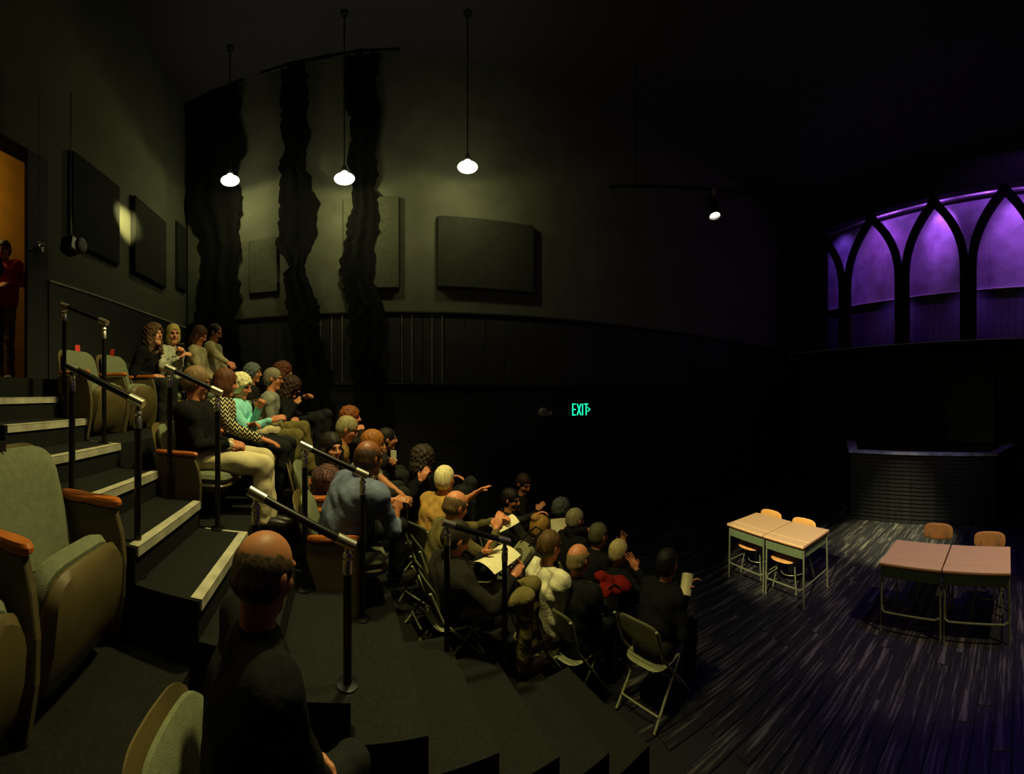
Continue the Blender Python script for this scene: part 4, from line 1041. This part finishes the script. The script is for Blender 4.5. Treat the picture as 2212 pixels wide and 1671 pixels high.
person('D4', 'woman with dark curly hair in profile, pale hand on her lap', at(915, 988, 3.55), zD, 1, ('curly', (52, 42, 30)), T_black, T_navy, hy=-6, hp=6, lean=.1, inner=T_red, female=True, hands=(at(990, 1030, 3.35), at(908, 1038, 3.3)), curls=(.5, .5), elbow=((.3, .5, -.8), (-.4, -.5, -.6)), knees=(at(1018, 1042, 3.3), at(1000, 1062, 3.2)), seat_label='folding chair under the woman with dark curly hair', **Fc)
person('S1', 'woman in black with tied dark hair and grey scarf, looking down', at(1131, 1044, 4.2), 0, 1, ('short', (56, 36, 24)), T_black, collar=T_gpat, yaw=RA-.6, hy=-42, hp=20, female=True, seat_h=.52, hands=(None, at(1160, 1102, 4.0)), seat_label='folding chair under the woman in grey scarf', **Fc)
person('S2', 'dim dark haired person in dark clothes, in front of the woman in grey scarf', at(1103, 1078, 3.8), 0, 2, ('short', (30, 22, 18)), T_dark, yaw=RA, hy=-50, hp=10, lean=.1, seat_h=.46, seat_label='folding chair under the dim dark haired person', **Fc)
# lowest rows
person('E1', 'woman with fair hair in a bun, seen from behind', at(1168, 1140, 3.2), 0, 1, ('bun', (150, 112, 50)), T_dark, yaw=RA+.2, female=True, hands=(at(1156, 1112, 3.35), None), curls=(.9, .7), seat_label='folding chair under the woman with the bun', **Fc)
person('E2', 'brown haired man in a white shirt, seen from behind', at(1187, 1178, 2.72), 0, 1, ('short', (88, 66, 34)), T_white, T_navy, yaw=RA+.15, hp=10, lean=.08, bulk=1.12, res=.0075, seat_h=.46, seat_label='folding chair under the man in white shirt', **Fc)
person('E3', 'dim person with grey blue hair near the front', at(1213, 1098, 4.0), 0, 1, ('puffy', (84, 92, 84)), T_dark, yaw=RA+.1, seat_label='folding chair under the dim person with grey blue hair', **Fc)
person('E4', 'grey haired man in a dark jacket, glasses, beside a white leaflet', at(1243, 1122, 3.6), 0, 1, ('short', (140, 132, 98)), T_black, yaw=RA+.1, glasses=True, seat_h=.45, hands=(at(1219, 1140, 3.75), None), seat_label='folding chair under the grey haired man with glasses', **Fc)
person('E5', 'person with dark grey hair, hand raised, behind the light haired woman', at(1293, 1155, 3.4), 0, 1, ('short', (92, 88, 64)), T_black, yaw=RA+.1, hands=(at(1272, 1144, 3.5), None), seat_label='folding chair under the person with dark grey hair', **Fc)
person('E6', 'balding man in a black jacket, seen from behind, nearest the red coat', at(1250, 1206, 2.72), 0, 1, ('fringe', (128, 112, 74)), T_black, T_navy, yaw=RA+.2, hp=4, bulk=1.18, res=.0075, seat_h=.45, seat_label='folding chair under the balding man in black', **Fc)
person('E7', 'light haired woman in black with both hands raised, fingers spread', at(1337, 1192, 3.25), 0, 1, ('short', (190, 172, 118)), T_black, T_navy, yaw=RA+.15, female=True, hands=(at(1344, 1176, 3.45), at(1376, 1230, 3.05)), curls=(.15, .3), spread=(.5, .35), palms=((-.7, -.7, 0), (-.5, -.8, 0)), elbow=((.5, .6, -.5), (.4, -.6, -.6)), seat_h=.38, lean=.1, res=.0075, seat_label='folding chair under the light haired woman with raised hands', **Fc)
person('F3', 'dim person in black holding a white leaflet, rightmost of the audience', at(1443, 1216, 2.8), 0, 2, ('short', (24, 20, 17)), T_black, yaw=RA+.1, hands=(at(1482, 1272, 2.72), None), curls=(.9, .7), seat_h=.42, seat_label='folding chair under the rightmost dim person', **Fc)
# nearest head, and the person in the doorway
person('N1', 'balding man nearest the camera, seen from behind over his bare crown', at(573, 1232, .96), zh(1.62), 2, ('fringe', (70, 56, 34)), T_black, T_navy, yaw=RA+.45, hy=28, hp=16, lean=.05, bulk=1.1, res=.007, seat_h=.42, hs=1.0, seat_label='seat under the balding man nearest the camera')
person('L1', 'person in a red coat and pale scarf standing in the lobby doorway', at(9, 540, 4.3), zh(-.105)+.0, 1, ('short', (60, 46, 30)), T_red, fb('tan skirt cloth', (110, 92, 48)), yaw=D2R(-40), hp=16, stand=True, collar=T_white, inner=T_black, hands=(at(20, 612, 4.2), at(0, 615, 4.1)), shoe=fb('pale shoe leather', (200, 190, 150)), bulk=1.15)

# ------------------------------------------------------------------ things held or lying about
def thing_at(name, loc, rz, label, cat):
    r = empty(name, loc, rz); tag(r, label, cat); return r
def leaflet(loc, rz, tilt, w_, h_, label, name='leaflet', m=None, dot=False):
    r = thing_at(name, loc, rz, label, 'leaflet'); m = m or mat('leaflet paper', (226, 218, 172), .7, noise=.05)
    Rm = Matrix.Rotation(tilt, 3, 'Y'); n = 9; vs = []; fs = []
    for side in (0, 1):
        for i in range(n):
            for j in range(n):
                a, b_ = i/(n-1)-.5, j/(n-1)-.5
                vs.append(Rm @ Vector((b_*h_, a*w_, .03*(1-4*a*a)*1.2-.0025*side+.02*b_*b_)))
    q = n*n
    for i in range(n-1):
        for j in range(n-1):
            a = i*n+j; fs.append((a, a+1, a+n+1, a+n)); fs.append((q+a, q+a+n, q+a+n+1, q+a+1))
    for i in range(n-1):
        for a, b_ in ((i, i+1), (n*(n-1)+i+1, n*(n-1)+i), ((i+1)*n, i*n), (i*n+n-1, (i+1)*n+n-1)): fs.append((a, q+a, q+b_, b_))
    MB().add(vs, fs).obj('sheet', m, r, smooth=True)
    if dot:
        MB().lathe([(.006, 0), (.015, 0), (.015, .002), (.006, .002)], 16, Rm @ Vector((h_*.34, -w_*.12, .031))).obj('printed_mark', mat('brown print', (92, 60, 34), .7), r)
    return r
leaflet(at(1074, 1208, 2.32), RA+.3, -.22, .24, .26, 'large white leaflet with a round brown mark, in the lap by the lowest handrail', dot=True)
leaflet(at(1088, 1133, 2.66), RA, -.3, .18, .22, 'crumpled pale leaflet under the hands of the bald man in olive')
leaflet(at(1212, 1137, 3.72), RA+1.2, -1.1, .24, .18, 'white leaflet held up left of the grey haired man with glasses')
leaflet(at(1483, 1262, 2.7), RA+.4, -.9, .10, .17, 'narrow white leaflet held by the rightmost person of the audience')
r = thing_at('tote_bag', at(1122, 1205, 2.5), RA, 'pale grey bag leaning under the lowest handrail beside the leaflet', 'bag')
MB().disc(.22, .26, 6, .07, lambda a, b_, t: Vector((t+.012*math.sin(a*30), a, b_)), puff=.015).obj('bag_body', fb('pale grey canvas', (120, 118, 88)), r, rot=(0, .75, 0), smooth=True)
MB().tube([(-.04, -.07, .11), (-.01, -.06, .27), (.0, .06, .27), (-.04, .07, .11)], .008, 6).obj('strap', T_black, r, rot=(0, .75, 0), smooth=True)
MB().disc(.15, .15, 2, .02, lambda a, b_, t: Vector((-.046+t, a-.01, b_-.01)), puff=.006).obj('round_emblem', fb('dark olive print', (60, 60, 36)), r, rot=(0, .75, 0), smooth=True)
r = thing_at('phone', at(850, 984, 3.42), RA+.9, 'white phone held up by the dim dark haired person', 'phone')
MB().box((0, 0, 0), (.012, .072, .12), ch=.005).obj('case', M_white, r)
MB().box((.008, 0, 0), (.002, .064, .108)).obj('screen', M_blackmetal, r)
r = thing_at('cup', at(392, 752, 3.82), 0, 'dark cup held by the blond woman in pale cardigan', 'cup')
MB().lathe([(0, -.05), (.028, -.05), (.036, .05), (.033, .05), (.026, -.045), (0, -.045)], 18).obj('cup_body', M_blackmetal, r, smooth=True)
MB().lathe([(.030, .046), (.038, .046), (.038, .056), (.030, .058)], 18).obj('rim', M_steel, r, smooth=True)
r = thing_at('folded_wrap', at(572, 931, 3.05), RA, 'cream folded wrap on the lap of the woman in mint green', 'cloth')
MB().disc(.20, .34, 2.6, .07, lambda a, b_, t: Vector((b_, a, t-.25*b_*b_+.012*math.sin(b_*50+a*14))), rings=7, n=30, puff=.03).obj('cloth', T_cream, r, rot=(0, -.25, .1), smooth=True)
# red coat bundled on a lap
r = thing_at('coat', at(1318, 1262, 2.95), RA, 'bright red coat bundled beside the balding man in black', 'coat')
F = Field(.011); rn = np.random.RandomState(5); o_ = np.array(r.location)
for (px, py, R_, rad) in ((1296, 1240, 2.95, .05), (1310, 1252, 2.93, .05), (1325, 1262, 2.95, .045)): F.ell(at(px, py, R_), (rad*1.3, rad*1.2, rad), k=.02)
for (px, py, R_, rx, rz) in ((1342, 1266, 2.95, .11, .055), (1322, 1270, 2.9, .08, .05), (1288, 1270, 2.85, .07, .04)): F.ell(at(px, py, R_), (.11, rx, rz), rotm(.4, 0, .3), k=.02)
sdf_obj('bundle', F, [fb('bright red coat cloth', (118, 22, 16), bump=.8, bscale=20)], r, o_, mod=lambda D, X, Y, Z: D+.008*np.sin(X*60+Z*30)*np.sin(Y*48-Z*40))
MB().tube([at(1290, 1268, 2.78)-Vector(o_), at(1300, 1262, 2.75)-Vector(o_), at(1312, 1272, 2.75)-Vector(o_)], .012, 6).obj('belt', T_black, r, smooth=True)
